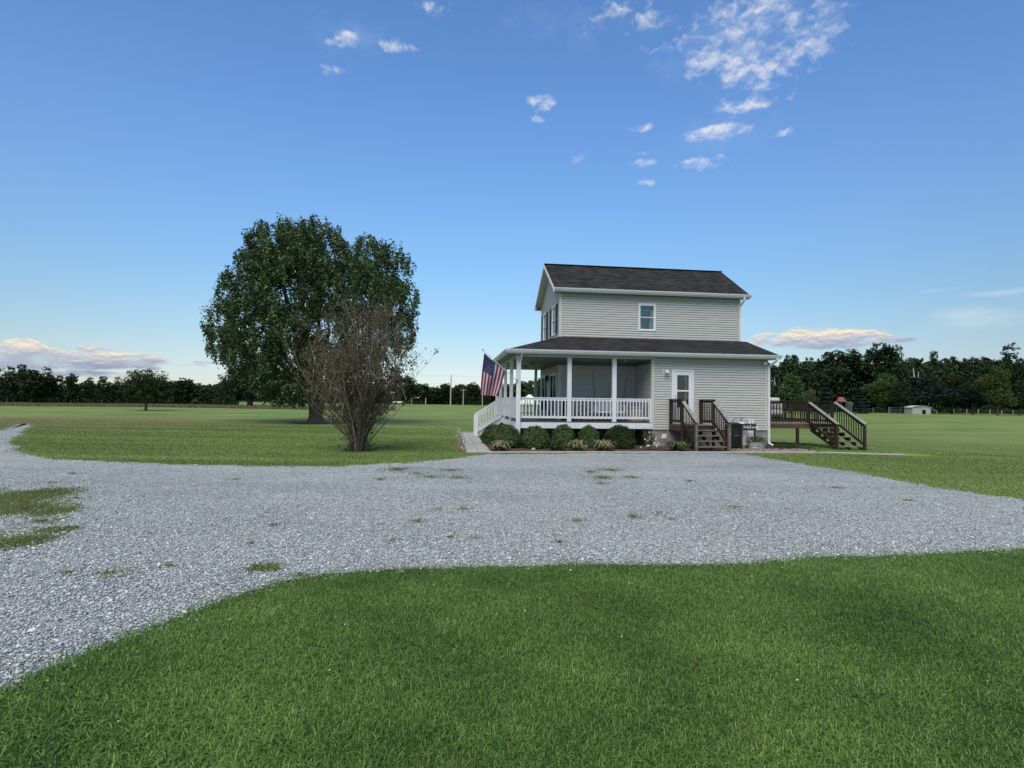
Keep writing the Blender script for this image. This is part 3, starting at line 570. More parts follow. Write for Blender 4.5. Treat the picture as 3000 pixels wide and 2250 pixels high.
# porch deck
PR = D+P
m_ = MB(); m_.box(-P, -P, -.035, XD-.0, -.001, 0).box(-P, 0, -.035, -.001, PR, 0).box(0, D+.02, -.035, W, PR, 0); m_.build('porch_floor', MT['floor'], house)
m_ = MB(); m_.box(-P+.07, -P-.03, -.262, XD-.014, -P+.008, -.037).box(-P-.03, -P+.1, -.262, -P+.008, PR, -.037).box(-P, PR-.008, -.262, W, PR+.03, -.037); m_.build('porch_fascia', MT['pwood'], house)
m_ = MB()
for y_ in (-1.3, -.5, .8, 2.2, 3.6, 5.2): m_.box(-P+.2, y_, -.2, XD if y_ < 0 else -.1, y_+.04, -.04)
m_.build_each('floor_joist', MT['dwood'], house)
m_ = MB()
for i in range(22): m_.box(-P+.1+i*.098, PR-.03, GZ-.05, -P+.1+i*.098+.09, PR-.01, -.27)  # added dark boards, so the open space under the porch reads as shade
m_.build('added_dark_skirt', MT['dwood'], house); m_ = MB()
for i in range(24): m_.box(-P+.02, 4.7+i*.098-2.2, GZ-.05, -P+.04, 4.7+i*.098-2.11, -.27)
m_.build('added_dark_skirt', MT['dwood'], house)
# posts
posts = [(-P+.0, -P-.0, GZ), (-.10, -P, 0), (1.72, -P, 0)]; PW = .165
for x_, y_, zb in posts:
    mm = MB(); mm.box(x_, y_-.02, zb, x_+PW, y_-.02+.14, 2.52); mm.build('porch_post', MT['pwood'], house, bevel=.006)
side_posts = [(-P, -.05, GZ), (-P, 2.3, GZ), (-P, 4.5, GZ), (-P, PR-.15, GZ), (.02, PR-.15, GZ), (3.0, PR-.15, GZ)]
for x_, y_, zb in side_posts:
    mm = MB(); mm.box(x_-.018, y_, zb, x_-.018+.14, y_+.14, 2.52); mm.build('porch_post', MT['pwood'], house, bevel=.006)
m_ = MB(); m_.box(-P+.0, -P-.02, 2.525, XD-.014, -P+.13, 2.60).box(-P-.02, -P+.13, 2.525, -P+.13, PR, 2.60).box(-P+.13, PR-.14, 2.525, W, PR, 2.60); m_.build('porch_beam', MT['cream'], house)
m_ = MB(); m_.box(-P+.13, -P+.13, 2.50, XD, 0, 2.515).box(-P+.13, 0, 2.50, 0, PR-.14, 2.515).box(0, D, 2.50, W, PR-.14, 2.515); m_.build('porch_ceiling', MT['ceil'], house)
# soffits
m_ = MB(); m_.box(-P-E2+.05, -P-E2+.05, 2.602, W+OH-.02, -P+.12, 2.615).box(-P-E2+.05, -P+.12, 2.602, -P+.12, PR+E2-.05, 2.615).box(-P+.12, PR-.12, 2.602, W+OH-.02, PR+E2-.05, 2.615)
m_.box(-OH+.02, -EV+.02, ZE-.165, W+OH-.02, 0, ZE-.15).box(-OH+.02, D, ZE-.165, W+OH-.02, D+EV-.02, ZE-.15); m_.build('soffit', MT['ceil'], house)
# roofs (slabs)
def slab(mb, pts, t=.05):
    a = [Vector(p) for p in pts]; return mb.prism([p-Vector((0, 0, t)) for p in a], (0, 0, t))
e_ = P+E2
m_ = MB(); slab(m_, [(-e_, -e_, ZL), (W+OH, -e_, ZL), (W+OH, 0, ZJ), (0, 0, ZJ)]); slab(m_, [(W+OH, D+e_, ZL), (-e_, D+e_, ZL), (0, D, ZJ), (W+OH, D, ZJ)]); m_.build('porch_roof', MT['roof_l'], house)
m_ = MB(); slab(m_, [(-e_, D+e_, ZL), (-e_, -e_, ZL), (0, 0, ZJ), (0, D, ZJ)]); m_.build('porch_roof_hip', MT['roof_h'], house)
m_ = MB(); slab(m_, [(-OH, -EV, ZE), (W+OH, -EV, ZE), (W+OH, D/2, ZR), (-OH, D/2, ZR)]); slab(m_, [(W+OH, D+EV, ZE), (-OH, D+EV, ZE), (-OH, D/2, ZR), (W+OH, D/2, ZR)])
m_.bar((-OH, D/2, ZR+.006), (W+OH, D/2, ZR+.006), .22, .02, (0, 1, 0)); m_.build('main_roof', MT['roof_u'], house)
# rake boards + boxed eave returns on the gables
m_ = MB()
for x_, s in ((-OH, -1), (W+OH, 1)):
    for y0, y1 in ((-EV, D/2), (D+EV, D/2)):
        a, b = Vector((x_, y0, ZE-.02)), Vector((x_, y1, ZR-.02)); lo = Vector((0, 0, -.16)); th = Vector((s*.022, 0, 0))
        m_.prism([a, b, b+lo, a+lo], th)
    for y0, y1 in ((-EV, 0), (D, D+EV)):
        m_.prism([(x_-s*.02, y0, ZE-.17), (x_-s*.02, y1, ZE-.17), (x_-s*.02, y1, ZE-.03+(y1-y0)*.1), (x_-s*.02, y0, ZE-.03)], (s*.02, 0, 0))
for x_, s in ((W+OH, 1),):
    for y0, y1 in ((-e_, 0), (D+e_, D)):
        a, b = Vector((x_, y0, ZL-.02)), Vector((x_, y1, ZJ-.02)); m_.prism([a, b, b+Vector((0, 0, -.13)), a+Vector((0, 0, -.13))], (s*.022, 0, 0))
m_.build_each('rake_board', MT['trim'], house)
m_ = MB()
for y0, y1 in ((-EV, D/2), (D+EV, D/2)):
    a, b = Vector((-OH+.002, y0, ZE-.15)), Vector((-OH+.002, y1, ZR-.15)); m_.prism([a, b, b+Vector((OH, 0, 0)), a+Vector((OH, 0, 0))], (0, 0, .01))
m_.build_each('gable_soffit', MT['cream'], house)
m_ = MB(); m_.prism([(-.03, D/2-.32, ZR-.60), (-.03, D/2+.32, ZR-.60), (-.03, D/2, ZR-.26)], (-.03, 0, 0)); m_.build('gable_vent', MT['white'], house)
def gutter(name, a, b, out, parent=house):
    a, b, out = Vector(a), Vector(b), Vector(out); mm = MB(); up = Vector((0, 0, 1))
    prof = [(0, -.115), (.055, -.115), (.075, -.075), (.095, -.045), (.105, 0), (.098, 0), (.088, -.04), (.068, -.07), (.05, -.105), (.008, -.105), (.008, 0), (0, 0)]
    n = len(prof); vs = [a+out*u+up*v for u, v in prof]+[b+out*u+up*v for u, v in prof]
    mm.add(vs, [(i, (i+1) % n, n+(i+1) % n, n+i) for i in range(n)]); mm.add([a+out*u+up*v for u, v in prof[:5]]+[a], [(0, 1, 2, 3, 4, 5)]); mm.add([b+out*u+up*v for u, v in prof[:5]]+[b], [(5, 4, 3, 2, 1, 0)])
    return mm.build(name, MT['trim'], parent)
m_ = MB(); m_.box(-e_+.0, -e_-.0, ZL-.165, W+OH, -e_+.02, ZL-.052).box(-e_, -e_+.02, ZL-.165, -e_+.02, D+e_, ZL-.052).box(-e_+.02, D+e_-.02, ZL-.165, W+OH, D+e_, ZL-.052)
m_.box(-OH+.0, -EV, ZE-.165, W+OH, -EV+.02, ZE-.052).box(-OH, D+EV-.02, ZE-.165, W+OH, D+EV, ZE-.052); m_.build('fascia_board', MT['trim'], house)
gutter('gutter', (-OH-.0, -EV-.002, ZE-.004), (W+OH+.05, -EV-.002, ZE-.004), (0, -1, 0))
gutter('gutter', (-OH-.0, D+EV+.002, ZE-.004), (W+OH, D+EV+.002, ZE-.004), (0, 1, 0))
gutter('gutter', (-e_-.10, -e_-.002, ZL-.004), (W+OH+.05, -e_-.002, ZL-.004), (0, -1, 0))
gutter('gutter', (-e_-.002, -e_-.002, ZL-.006), (-e_-.002, D+e_, ZL-.006), (-1, 0, 0))
m_ = MB(); m_.box(-P, -e_+.03, 2.60, W+OH, -e_+.05, 2.66); m_.build('drip_edge', MT['cream'], house)
def downspout(pts, w=.075):
    mm = MB()
    for a, b in zip(pts[:-1], pts[1:]):
        d = (Vector(b)-Vector(a)).normalized()*.02; mm.bar(Vector(a)-d, Vector(b)+d, w, .055, (1, 0, 0))
    return mm.build('downspout', MT['trim'], house, bevel=.004)
downspout([(W+.03, -EV-.04, ZE-.12), (W+.03, -EV-.03, ZE-.24), (W-.03, -.07, ZE-.50), (W-.03, -.06, 3.62)])
downspout([(W+.17, -e_-.04, ZL-.12), (W+.17, -e_-.03, ZL-.20), (W+.02, -P-.08, 2.30), (W+.02, -P-.075, GZ+.16), (W+.09, -P-.22, GZ+.08)], .085)
downspout([(-P+.15, -e_-.03, ZL-.12), (-P+.15, -P-.10, 2.38), (-P+.12, -P-.06, 2.30), (-P+.12, -P-.06, GZ+.1)], .07)
# windows
def window(f, op, name='window', depth=.05, mull=True, curt=None, gl='glass', fw=.055, room='room'):
    u0, u1, v0, v1 = op; mm = MB()
    for a in ((u0-.03, u0+fw-.03, v0-.03, v1+.03), (u1-fw+.03, u1+.03, v0-.03, v1+.03), (u0+fw-.03, u1-fw+.03, v0-.03, v0+fw-.03), (u0+fw-.03, u1-fw+.03, v1-fw+.03, v1+.03)): pbox(mm, f, *a, -.03, .035)
    w_ = mm.build(name, MT['white'], house, bevel=.004)
    vm = (v0+v1)/2; mm = MB(); s = .035
    i0, i1, j0, j1 = u0+fw-.03, u1-fw+.03, v0+fw-.03, v1-fw+.03
    if mull:
        for lo_, hi_, o_ in ((vm-.015, j1, .006), (j0, vm+.015, .0)):
            for a in ((i0, i0+s, lo_, hi_), (i1-s, i1, lo_, hi_), (i0+s, i1-s, lo_, lo_+s), (i0+s, i1-s, hi_-s, hi_)): pbox(mm, f, *a, -.02+o_-.02, .01+o_*2)
    else:
        um = (u0+u1)/2
        for lo_, hi_ in ((i0, um-.002), (um+.002, i1)):
            for a in ((lo_, lo_+s, j0, j1), (hi_-s, hi_, j0, j1), (lo_+s, hi_-s, j0, j0+.09), (lo_+s, hi_-s, j1-s, j1)): pbox(mm, f, *a, -.02, .014)
    mm.build('sash', MT['white'], w_); mm = MB(); pbox(mm, f, i0, i1, j0, j1, -.022, -.018); mm.build('pane', MT[gl], w_)
    mm = MB(); pbox(mm, f, i0-.01, i1+.01, j0-.01, j1+.01, -.32, -.30); mm.build('room_back', MT[room], w_)
    return w_
fF = plane_for(1, 0, -1); fE = plane_for(1, -P, -1); fL = plane_for(0, 0, -1)
w1 = window(fF, UW)
mm = MB()                                               # curtains: a bunched panel right and a smaller one left
for (ua, ub, va, vb, pin) in ((4.10, 4.25, 3.99, 4.86, .12), (3.60, 3.69, 3.99, 4.42, .05)):
    k = 14
    for i in range(k):
        t0, t1 = i/k, (i+1)/k; q = []
        for t_, z_, w_ in ((t0, va, 1.5), (t1, va, 1.5), (t1, vb, .9), (t0, vb, .9)):
            c_ = ub if ua > 4 else ua; x_ = c_+((ua-ub) if ua > 4 else (ub-ua))*t_*w_; q.append((x_, .05+.012*math.sin(t_*19), z_))
        mm.add(q, [(0, 1, 2, 3)])
mm.build('curtain', MT['curtain'], w1)
mm = MB(); mm.bar((3.58, .08, 4.87), (4.27, .08, 4.87), .02, .02); mm.build('curtain_rod', MT['white'], w1)
for op in GW:
    w_ = window(fL, op)
    mm = MB(); pbox(mm, fL, op[0]+.05, op[1]-.05, op[2]+.05, op[3]-.4, -.12, -.11); mm.build('blind', MT['curtain'], w_)
    for a, b in ((op[0]-.44, op[0]-.05), (op[1]+.05, op[1]+.44)):
        mm = MB(); pbox(mm, fL, a, a+.05, op[2], op[3], .014, .045); pbox(mm, fL, b-.05, b, op[2], op[3], .014, .045)
        for zz in (op[2], (op[2]+op[3])/2-.03, op[3]-.06): pbox(mm, fL, a+.05, b-.05, zz, zz+.06, .014, .045)
        z_ = op[2]+.07
        while z_ < op[3]-.08: mm.bar(fL(a+.05, z_, .03), fL(b-.05, z_, .03), .03, .008, (-.6, 0, .8)); z_ += .038
        mm.build('shutter', MT['shutter'], house)
for op in FD:
    d_ = window(fL, op, 'patio_door', mull=False, gl='dglass', room='dark'); mm = MB(); mm.tube([fL((op[0]+op[1])/2+.06, 1.0, .02), fL((op[0]+op[1])/2+.06, 1.0, .06), fL((op[0]+op[1])/2+.06, 1.12, .06), fL((op[0]+op[1])/2+.06, 1.12, .02)], .008, 6); mm.build('handle', MT['black'], d_)
# entry door
mm = MB()
for a in ((4.17, 4.24, .0, 2.13), (5.03, 5.10, .0, 2.13), (4.24, 5.03, 2.06, 2.13)): pbox(mm, fE, *a, -.05, .032)
door = mm.build('entry_door', MT['white'], house, bevel=.004); tag(door, 'white storm door with a tall two part glass panel and a wreath inside')
mm = MB(); pbox(mm, fE, 4.245, 4.40, .02, 2.055, -.02, .012); pbox(mm, fE, 4.89, 5.025, .02, 2.055, -.02, .012); pbox(mm, fE, 4.40, 4.89, 1.91, 2.055, -.02, .012); pbox(mm, fE, 4.40, 4.89, .02, .60, -.02, .012)
pbox(mm, fE, 4.40, 4.89, 1.25, 1.31, -.02, .018); mm.build('door_leaf', MT['white'], door)
mm = MB(); pbox(mm, fE, 4.40, 4.89, .60, 1.25, -.012, -.006); pbox(mm, fE, 4.40, 4.89, 1.31, 1.91, -.012, -.006); mm.build('pane', MT['doorglass'], door)
mm = MB(); pbox(mm, fE, 4.3, 5.0, .3, 2.0, -.34, -.32); mm.build('room_back', MT['dark'], door)
mm = MB(); mm.tube([fE(4.33, .98, .012), fE(4.33, .98, .05), fE(4.33, 1.10, .05), fE(4.33, 1.10, .012)], .009, 6); mm.build('handle', MT['metal'], door)
mm = MB()
for i in range(9): mm.add([(4.76+.014*i, -P+.10+.01*(i % 2), .62), (4.774+.014*i, -P+.10+.01*((i+1) % 2), .62), (4.774+.014*i, -P+.10+.01*((i+1) % 2), 1.9), (4.76+.014*i, -P+.10+.01*(i % 2), 1.9)], [(0, 1, 2, 3)])
mm.build('curtain', MT['curtain'], door)
wr = MB()
for i in range(150):
    a = rnd.uniform(0, 6.28); r_ = rnd.gauss(.13, .022); p = Vector((4.66+r_*math.cos(a)*.8, -P+.05+rnd.uniform(-.02, .02), 1.60+r_*math.sin(a)*1.15)); q = Vector((rnd.gauss(0, .02), rnd.gauss(0, .01), rnd.gauss(0, .02))); q2 = Vector((rnd.gauss(0, .018), rnd.gauss(0, .01), rnd.gauss(0, .018)))
    wr.add([p-q, p+q2, p+q, p-q2], [(0, 1, 2, 3)])
tag(wr.build('wreath', leafmat('wreath_leaves', [(.06, .02, .01), (.14, .07, .02), (.22, .18, .05), (.25, .05, .03)])), 'round autumn leaf wreath hanging inside the glass of the entry door', 'wreath'); wo_ = bpy.data.objects['wreath']; wo_.location = HO; wo_.rotation_euler = (0, 0, PSI)
# wall lamp by the door, flood lights, porch lights and hooks
lp = MB(); pbox(lp, fE, 3.80, 3.90, 1.97, 2.13, .0, .03); lamp = lp.build('wall_lamp', MT['white'], house, bevel=.005); tag(lamp, 'small white wall lamp beside the entry door')
lp = MB(); lp.tube([fE(3.85, 2.03, .03), fE(3.85, 2.10, .07), fE(3.88, 2.12, .12), fE(3.92, 2.07, .16)], .016, 8); lp.build('arm', MT['white'], lamp)
lp = MB(); lp.lathe([(.02, .07), (.05, .05), (.085, 0), (.09, -.05), (.07, -.052), (.0, -.05)], fE(3.925, 2.03, .16), 14); lp.build('lamp_shade', MT['white'], lamp, smooth=True)
fl = MB(); pbox(fl, fE, 8.16, 8.27, 2.40, 2.50, 0, .05); fld = fl.build('flood_light', MT['white'], house)
for c_, d_ in (((8.10, -P-.12, 2.46), (-.35, -.9, -.15)), ((8.33, -P-.12, 2.38), (.3, -.9, -.25))):
    d_ = Vector(d_).normalized(); c_ = Vector(c_); fl = MB(); fl.tube([c_-d_*.09, c_-d_*.04, c_+d_*.04, c_+d_*.045], [.02, .05, .068, .06], 14); fl.build('lamp_head', MT['cream'], fld, smooth=False)
    fl = MB(); fl.tube([c_+d_*.046, c_+d_*.052], [.052, .045], 12); fl.build('lens', MT['white'], fld)
for x_, y_ in ((-1.05, 1.0), (-1.0, 3.3), (.80, -1.45)):
    c = MB(); c.lathe([(.13, .0), (.14, -.02), (.12, -.03)], (x_, y_, 2.5), 16); cl = c.build('ceiling_light', MT['metal'], house); c = MB(); c.lathe([(.115, -.03), (.10, -.06), (.06, -.085), (.0, -.09)], (x_, y_, 2.5), 16); c.build('lamp_shade', MT['room'], cl, smooth=True)
for x_, y_ in ((-1.12, -P+.3), (.87, -P+.25), (1.2, -.8), (2.30, -P+.25), (2.75, -.8), (-P+.3, .9)):
    c = MB(); c.tube([(x_, y_, 2.5), (x_, y_, 2.44), (x_+.02, y_, 2.41), (x_+.035, y_, 2.44)], .007, 6); c.build('ceiling_hook', MT['white'] if y_ < -1.5 else MT['black'], house)
lt = MB(); pbox(lt, fL, 2.40, 2.50, 1.70, 2.04, .0, .03); lt_ = lt.build('wall_lantern', MT['black'], house); lt = MB(); c_ = fL(2.45, 1.72, .10); lt.lathe([(.03, 0), (.07, .05), (.085, .18), (.06, .27), (.0, .32)], c_, 10); lt.build('lamp_glass', MT['black'], lt_)
# porch railings
def railing(x0, x1, y, name='railing', parent=house, n=13, mt='pwood', top=.935, low=.12, step=None):
    mm = MB(); mm.box(x0, y-.045, top-.038, x1, y+.045, top).box(x0, y-.02, top-.12, x1, y+.02, top-.045).box(x0, y-.02, low, x1, y+.02, low+.09)
    r_ = mm.build(name, MT[mt], parent, bevel=.003); bm_ = MB(); bm_.box(-.019, -.05, low+.0, .019, -.021, top-.045); b0 = None
    for i in range(n):
        x_ = x0+(x1-x0)*(i+.5)/n
        if b0 is None: b0 = bm_.build('baluster', MT[mt], r_); b0.location = (x_, y, 0)
        else: c = b0.copy(); COL.objects.link(c); c.location = (x_, y, 0)
    return r_
railing(-P+.165, -.10, -P+.05, n=13); railing(.065, 1.72, -P+.05, n=11); railing(1.885, XD-.06, -P+.05, n=11)
mm = MB(); mm.box(XD-.085, -P-.01, 0, XD-.016, -P+.08, .94); mm.build('railing_post', MT['pwood'], house)
def side_rail(y0, y1, x=-P+.05, n=15):
    mm = MB(); mm.box(x-.05, y0, .90, x+.05, y1, .94).box(x-.02, y0, .80, x+.02, y1, .895).box(x-.02, y0, .10, x+.02, y1, .19)
    r_ = mm.build('railing', MT['pwood'], house); b0 = None
    for i in range(n):
        y_ = y0+(y1-y0)*(i+.5)/n
        if b0 is None: bb = MB(); bb.box(x-.05, -.019, .10, x-.021, .019, .895); b0 = bb.build('baluster', MT['pwood'], r_); b0.location = (0, y_, 0)
        else: c = b0.copy(); COL.objects.link(c); c.location = (0, y_, 0)
side_rail(-P+.12, -.05, n=14); side_rail(.09, 2.3, n=15); side_rail(2.44, 3.35, n=6); side_rail(4.64, PR-.15, n=13)
mm = MB(); mm.box(-P+.1, PR-.1, .90, W, PR-.0, .94).box(-P+.1, PR-.07, .10, W, PR-.03, .19)
rr_ = mm.build('railing', MT['pwood'], house)
b0 = None
for i in range(16):
    x_ = -P+.25+i*.15
    if b0 is None: bb = MB(); bb.box(-.018, PR-.08, .19, .018, PR-.045, .90); b0 = bb.build('baluster', MT['pwood'], rr_); b0.location = (x_, 0, 0)
    else: c = b0.copy(); COL.objects.link(c); c.location = (x_, 0, 0)
# white steps off the left end of the porch
ws = thing('porch_stairs', 'white painted stairs with sloping railings going down from the left side of the porch', 'stairs', HO, PSI)
SY0, SY1 = 3.38, 4.5
for y_ in (SY0, SY1):
    mm = MB(); mm.bar((-P, y_, .90), (-3.40, y_, .08), .09, .04, (0, 1, 0)).bar((-P, y_, .815), (-3.3, y_, .065), .04, .09, (0, 1, 0)).bar((-P, y_, .05), (-3.3, y_, -.70), .04, .10, (0, 1, 0)); r_ = mm.build('railing', MT['pwood'], ws)
    for i in range(8):
        t_ = (i+.6)/8.3; x_ = -P-1.2*t_; mm = MB(); mm.box(x_-.018, y_-.045, .05-.72*t_, x_+.018, y_-.021, .80-.75*t_); mm.build('baluster', MT['pwood'], r_)
    mm = MB(); mm.box(-3.42, y_-.07, GZ, -3.28, y_+.07, .06); mm.build('newel_post', MT['pwood'], ws)
    mm = MB(); mm.prism([(-P, y_+.06, -.04), (-P, y_+.06, -.28), (-3.25, y_+.06, GZ), (-3.42, y_+.06, GZ), (-3.42, y_+.06, GZ+.12)], (0, .04, 0)); mm.build('stringer', MT['pwood'], ws)
for i in range(4): mm = MB(); mm.box(-P-.28*(i+1)-.02, SY0+.1, -.193*(i+1)-.04, -P-.28*i, SY1, -.193*(i+1)); mm.build('tread', MT['tread'], ws)

# ------------------------------------------------------------------ dark wooden steps at the entry door
def stair_flight(par, x0, x1, y0, z0, run, drop, nst, rail_h=.93, base=None, capw=.14):
    """steps going toward -Y from (y0, z0); nst risers"""
    rs, tr = drop/nst, run/(nst-1)
    for i in range(1, nst):
        mm = MB(); z_ = z0-rs*i; mm.box(x0+.06, y0-tr*i-.01, z_-.038, x1-.06, y0-tr*(i-1)-.015, z_); mm.build('tread', MT['tread'], par, bevel=.004)
    for x_ in (x0+.05, (x0+x1)/2, x1-.09):
        pts = [(x_, y0, z0-.04), (x_, y0, z0-.36)]; pts += [(x_, y0-run-.0, z0-drop)]; pts += [(x_, y0-run-.02, z0-drop+rs-.04)]
        for i in range(nst-1, 0, -1): pts += [(x_, y0-tr*(i-1), z0-rs*i-.04)] if i == nst-1 else [(x_, y0-tr*i, z0-rs*i-.04), (x_, y0-tr*(i-1), z0-rs*i-.04)]
        mm = MB(); mm.prism(pts, (.04, 0, 0)); mm.build('stringer', MT['dwood'], par)
    for x_ in (x0, x1):
        zt = z0-drop+rail_h+.12; ye = y0-run-.06
        mm = MB(); mm.bar((x_, y0+.02, z0+rail_h-.02), (x_, ye-.09, zt+.015), capw, .035, (1, 0, 0)); mm.build('rail_cap', MT['cap'], par)
        mm = MB(); mm.bar((x_, y0, z0+rail_h-.10), (x_, ye, zt-.07), .04, .09, (1, 0, 0)).bar((x_, y0, z0+.06), (x_, ye, z0-drop+.22), .04, .09, (1, 0, 0)); r_ = mm.build('railing', MT['dwood'], par)
        nb = int(run/.125)
        for i in range(nb):
            t_ = (i+.7)/(nb+.4); y_ = y0+(ye-y0)*t_; zb = z0+.02+(z0-drop+.18-(z0+.02))*t_; zz = z0+rail_h-.06+(zt-.03-(z0+rail_h-.06))*t_
            mm = MB(); sx = -.04 if x_ == x0 else .02; mm.box(x_+sx, y_-.018, zb, x_+sx+.025, y_+.018, zz); mm.build('baluster', MT['dwood'], r_)
        mm = MB(); mm.box(x_-.045, ye-.045, z0-drop-.05, x_+.045, ye+.045, zt-.02); mm.build('newel_post', MT['tread'] if par is steps else MT['dwood'], par)
def flat_rail(par, a, b, z0, h_=.93, n=6, cap=True, off=1):
    a, b = Vector(a), Vector(b); d = (b-a).normalized(); nrm = Vector((-d.y, d.x, 0))*off
    up = Vector((0, 0, 1)); mm = MB(); mm.bar(a+up*(z0+h_-.09), b+up*(z0+h_-.09), .04, .09, nrm).bar(a+up*(z0+.09), b+up*(z0+.09), .04, .09, nrm); r_ = mm.build('railing', MT['dwood'], par)
    if cap: mm = MB(); mm.bar(a-d*.06+up*(z0+h_-.02), b+d*.06+up*(z0+h_-.02), .14, .035, nrm); mm.build('rail_cap', MT['dwood'], par)
    for i in range(n):
        p = a+(b-a)*((i+.6)/(n+.2)); mm = MB(); mm.bar(p+up*(z0+.02)+nrm*.032, p+up*(z0+h_-.05)+nrm*.032, .036, .025, d); mm.build('baluster', MT['dwood'], r_)
steps = thing('entry_steps', 'small dark stained wooden landing with stairs and railings below the white entry door', 'steps', HO, PSI)
LX0, LX1, LY = 4.10, 5.36, -3.27
mm = MB(); k = 0
for y_ in np.arange(-P-.06, LY, -.142): mm.box(LX0-.02, y_-.137, -.075, LX1+.02, y_, -.04)
mm.build('landing_boards', MT['tread'], steps)
mm = MB(); mm.box(LX0-.04, LY, -.30, LX0, -P-.03, -.078).box(LX1, LY, -.30, LX1+.04, -P-.03, -.078).box(LX0, LY-.0, -.30, LX1, LY+.04, -.078); mm.build('rim_joist', mat('red_brown_board', (.045, .025, .02), .6, .25, col2=(.10, .06, .048), vscale=5, stretch=(.5, .5, 3)), steps)
for x_ in (LX0, LX1):
    for y_, zb in ((LY, GZ), (-P-.09, -.3)): mm = MB(); mm.box(x_-.045, y_-.045, zb-.02, x_+.045, y_+.045, .92); mm.build('post', MT['dwood'], steps)
    flat_rail(steps, (x_, -P-.12, 0), (x_, LY+.04, 0), -.0, .95, 7, off=(1 if x_ == LX0 else -1))
mm = MB(); mm.bar((LX0+.2, LY+.03, -.3), (LX0+.2, LY+1.0, GZ+.05), .04, .09, (1, 0, 0)).bar((LX1-.25, LY+.5, -.2), (LX0+.3, LY+.5, GZ), .04, .09, (0, 1, 0)); mm.build('brace', MT['dwood'], steps)
stair_flight(steps, LX0+.04, LX1+.03, LY, -.04, 1.06, -.04-GZ, 5)

# ------------------------------------------------------------------ rear wooden deck with stairs
deck = thing('wooden_deck', 'raised dark wooden deck with railings and stairs at the right end of the house', 'deck', HO, PSI)
DX0, DX1, DS, DY0, DY1 = W+.04, 12.0, 10.72, -1.25, 2.75; GD = GZ-.08
mm = MB()
for y_ in np.arange(DY0, DY1, .142): mm.box(DX0, y_, -.035, DX1+.03, y_+.137, 0)
mm.build('deck_boards', MT['cap'], deck)
mm = MB(); mm.box(DX0, DY0-.0, -.24, DS+.1, DY0+.04, -.037).box(DX0, DY1-.04, -.24, DX1, DY1, -.037); mm.build_each('rim_joist', mat('red_brown_joist', (.06, .034, .024), .6, .25, col2=(.14, .085, .060), vscale=4, stretch=(.4, 1, 4)), deck)
mm = MB(); mm.box(DX1-.04, DY0, -.24, DX1, DY1, -.037)
for x_ in np.arange(DX0+.4, DX1, .42): mm.box(x_, DY0+.04, -.22, x_+.04, DY1-.04, -.037)
mm.build('joists', MT['dwood'], deck)
for x_, y_, zt in ((10.24, DY0+.05, -.24), (DX1-.1, DY0+.1, .92), (DX1-.1, DY1-.1, .92), (DS, DY0+.05, .92), (10.2, DY1-.1, .92)):
    mm = MB(); mm.box(x_-.045, y_-.045, -.23 if x_ in (DS, 10.2) or y_ > 1 else GD-.1, x_+.045, y_+.065, zt); mm.build('post', MT['dwood'], deck)
flat_rail(deck, (DX0, DY0+.02, 0), (DS, DY0+.02, 0), 0, .95, 17, off=-1)
flat_rail(deck, (DX1-.08, DY0+.05, 0), (DX1-.08, DY1-.06, 0), 0, .95, 22, off=1)
flat_rail(deck, (DX1-.08, DY1-.06, 0), (DX0, DY1-.06, 0), 0, .95, 24, off=1)
stair_flight(deck, DS+.02, DX1-.04, DY0, 0, 1.62, -GD, 6, capw=.15)

# ------------------------------------------------------------------ things on the porch and deck
sw = thing('porch_swing', 'white slatted bench swing hanging on chains under the porch roof', 'swing', hw(2.0, -.8, .4), PSI)
mm = MB()
for i in range(9): z_ = .06+i*.055; mm.box(-.56, .24+i*.012, z_, .56, .26+i*.012, z_+.038)
for x_ in (-.5, 0, .5): mm.bar((x_, .255, .0), (x_, .36, .53), .05, .02, (1, 0, 0))
mm.build('backrest', MT['white'], sw)
mm = MB()
for i in range(6): mm.box(-.58, -.24+i*.085, 0, .58, -.24+i*.085+.06, .02)
mm.box(-.58, -.26, -.06, .58, -.24, .02); mm.build('seat', MT['white'], sw)
for s in (-1, 1):
    mm = MB(); mm.bar((s*.60, -.26, .24), (s*.60, .26, .24), .07, .025, (1, 0, 0)).bar((s*.60, -.22, -.05), (s*.60, -.22, .24), .04, .03).bar((s*.60, .25, -.05), (s*.60, .25, .24), .04, .03); mm.build('armrest', MT['white'], sw)
    mm = MB(); mm.tube([(s*.62, -.24, .24), (s*.66, -.03, .95)], .009, 5).tube([(s*.62, .26, .24), (s*.66, -.03, .95)], .009, 5).tube([(s*.66, -.03, .95), (s*.76, 0, 1.70)], .009, 5); mm.build('chain', MT['black'], sw)
gr = thing('covered_grill', 'black covered grill standing against the porch wall behind the middle post', 'grill', hw(.27, -.55, 0), PSI)
mm = MB(); mm.lathe([(.30, .0), (.31, .1), (.28, .5), (.27, .68), (.20, .76), (.0, .79)], (0, 0, .04), 18, 1, .7); mm.build('cover', MT['blackfab'], gr, smooth=True)
mm = MB(); 
for x_ in (-.2, .2): mm.tube([(x_, -.03, .05), (x_, .03, .05)], .05, 10)
mm.build('wheel', MT['black'], gr)
bk = thing('childs_bike', 'small black childs bicycle parked on the porch between grill and swing', 'bicycle', hw(1.0, -.6, 0), PSI)
for x_ in (-.24, .26):
    mm = MB(); c = 18; mm.tube([(x_+.14*math.cos(2*math.pi*i/c), 0, .15+.14*math.sin(2*math.pi*i/c)) for i in range(c+1)], .018, 6, False)
    for i in range(4): mm.tube([(x_, 0, .15), (x_+.13*math.cos(i*1.57+.4), 0, .15+.13*math.sin(i*1.57+.4))], .004, 4)
    mm.build('wheel', MT['black'], bk)
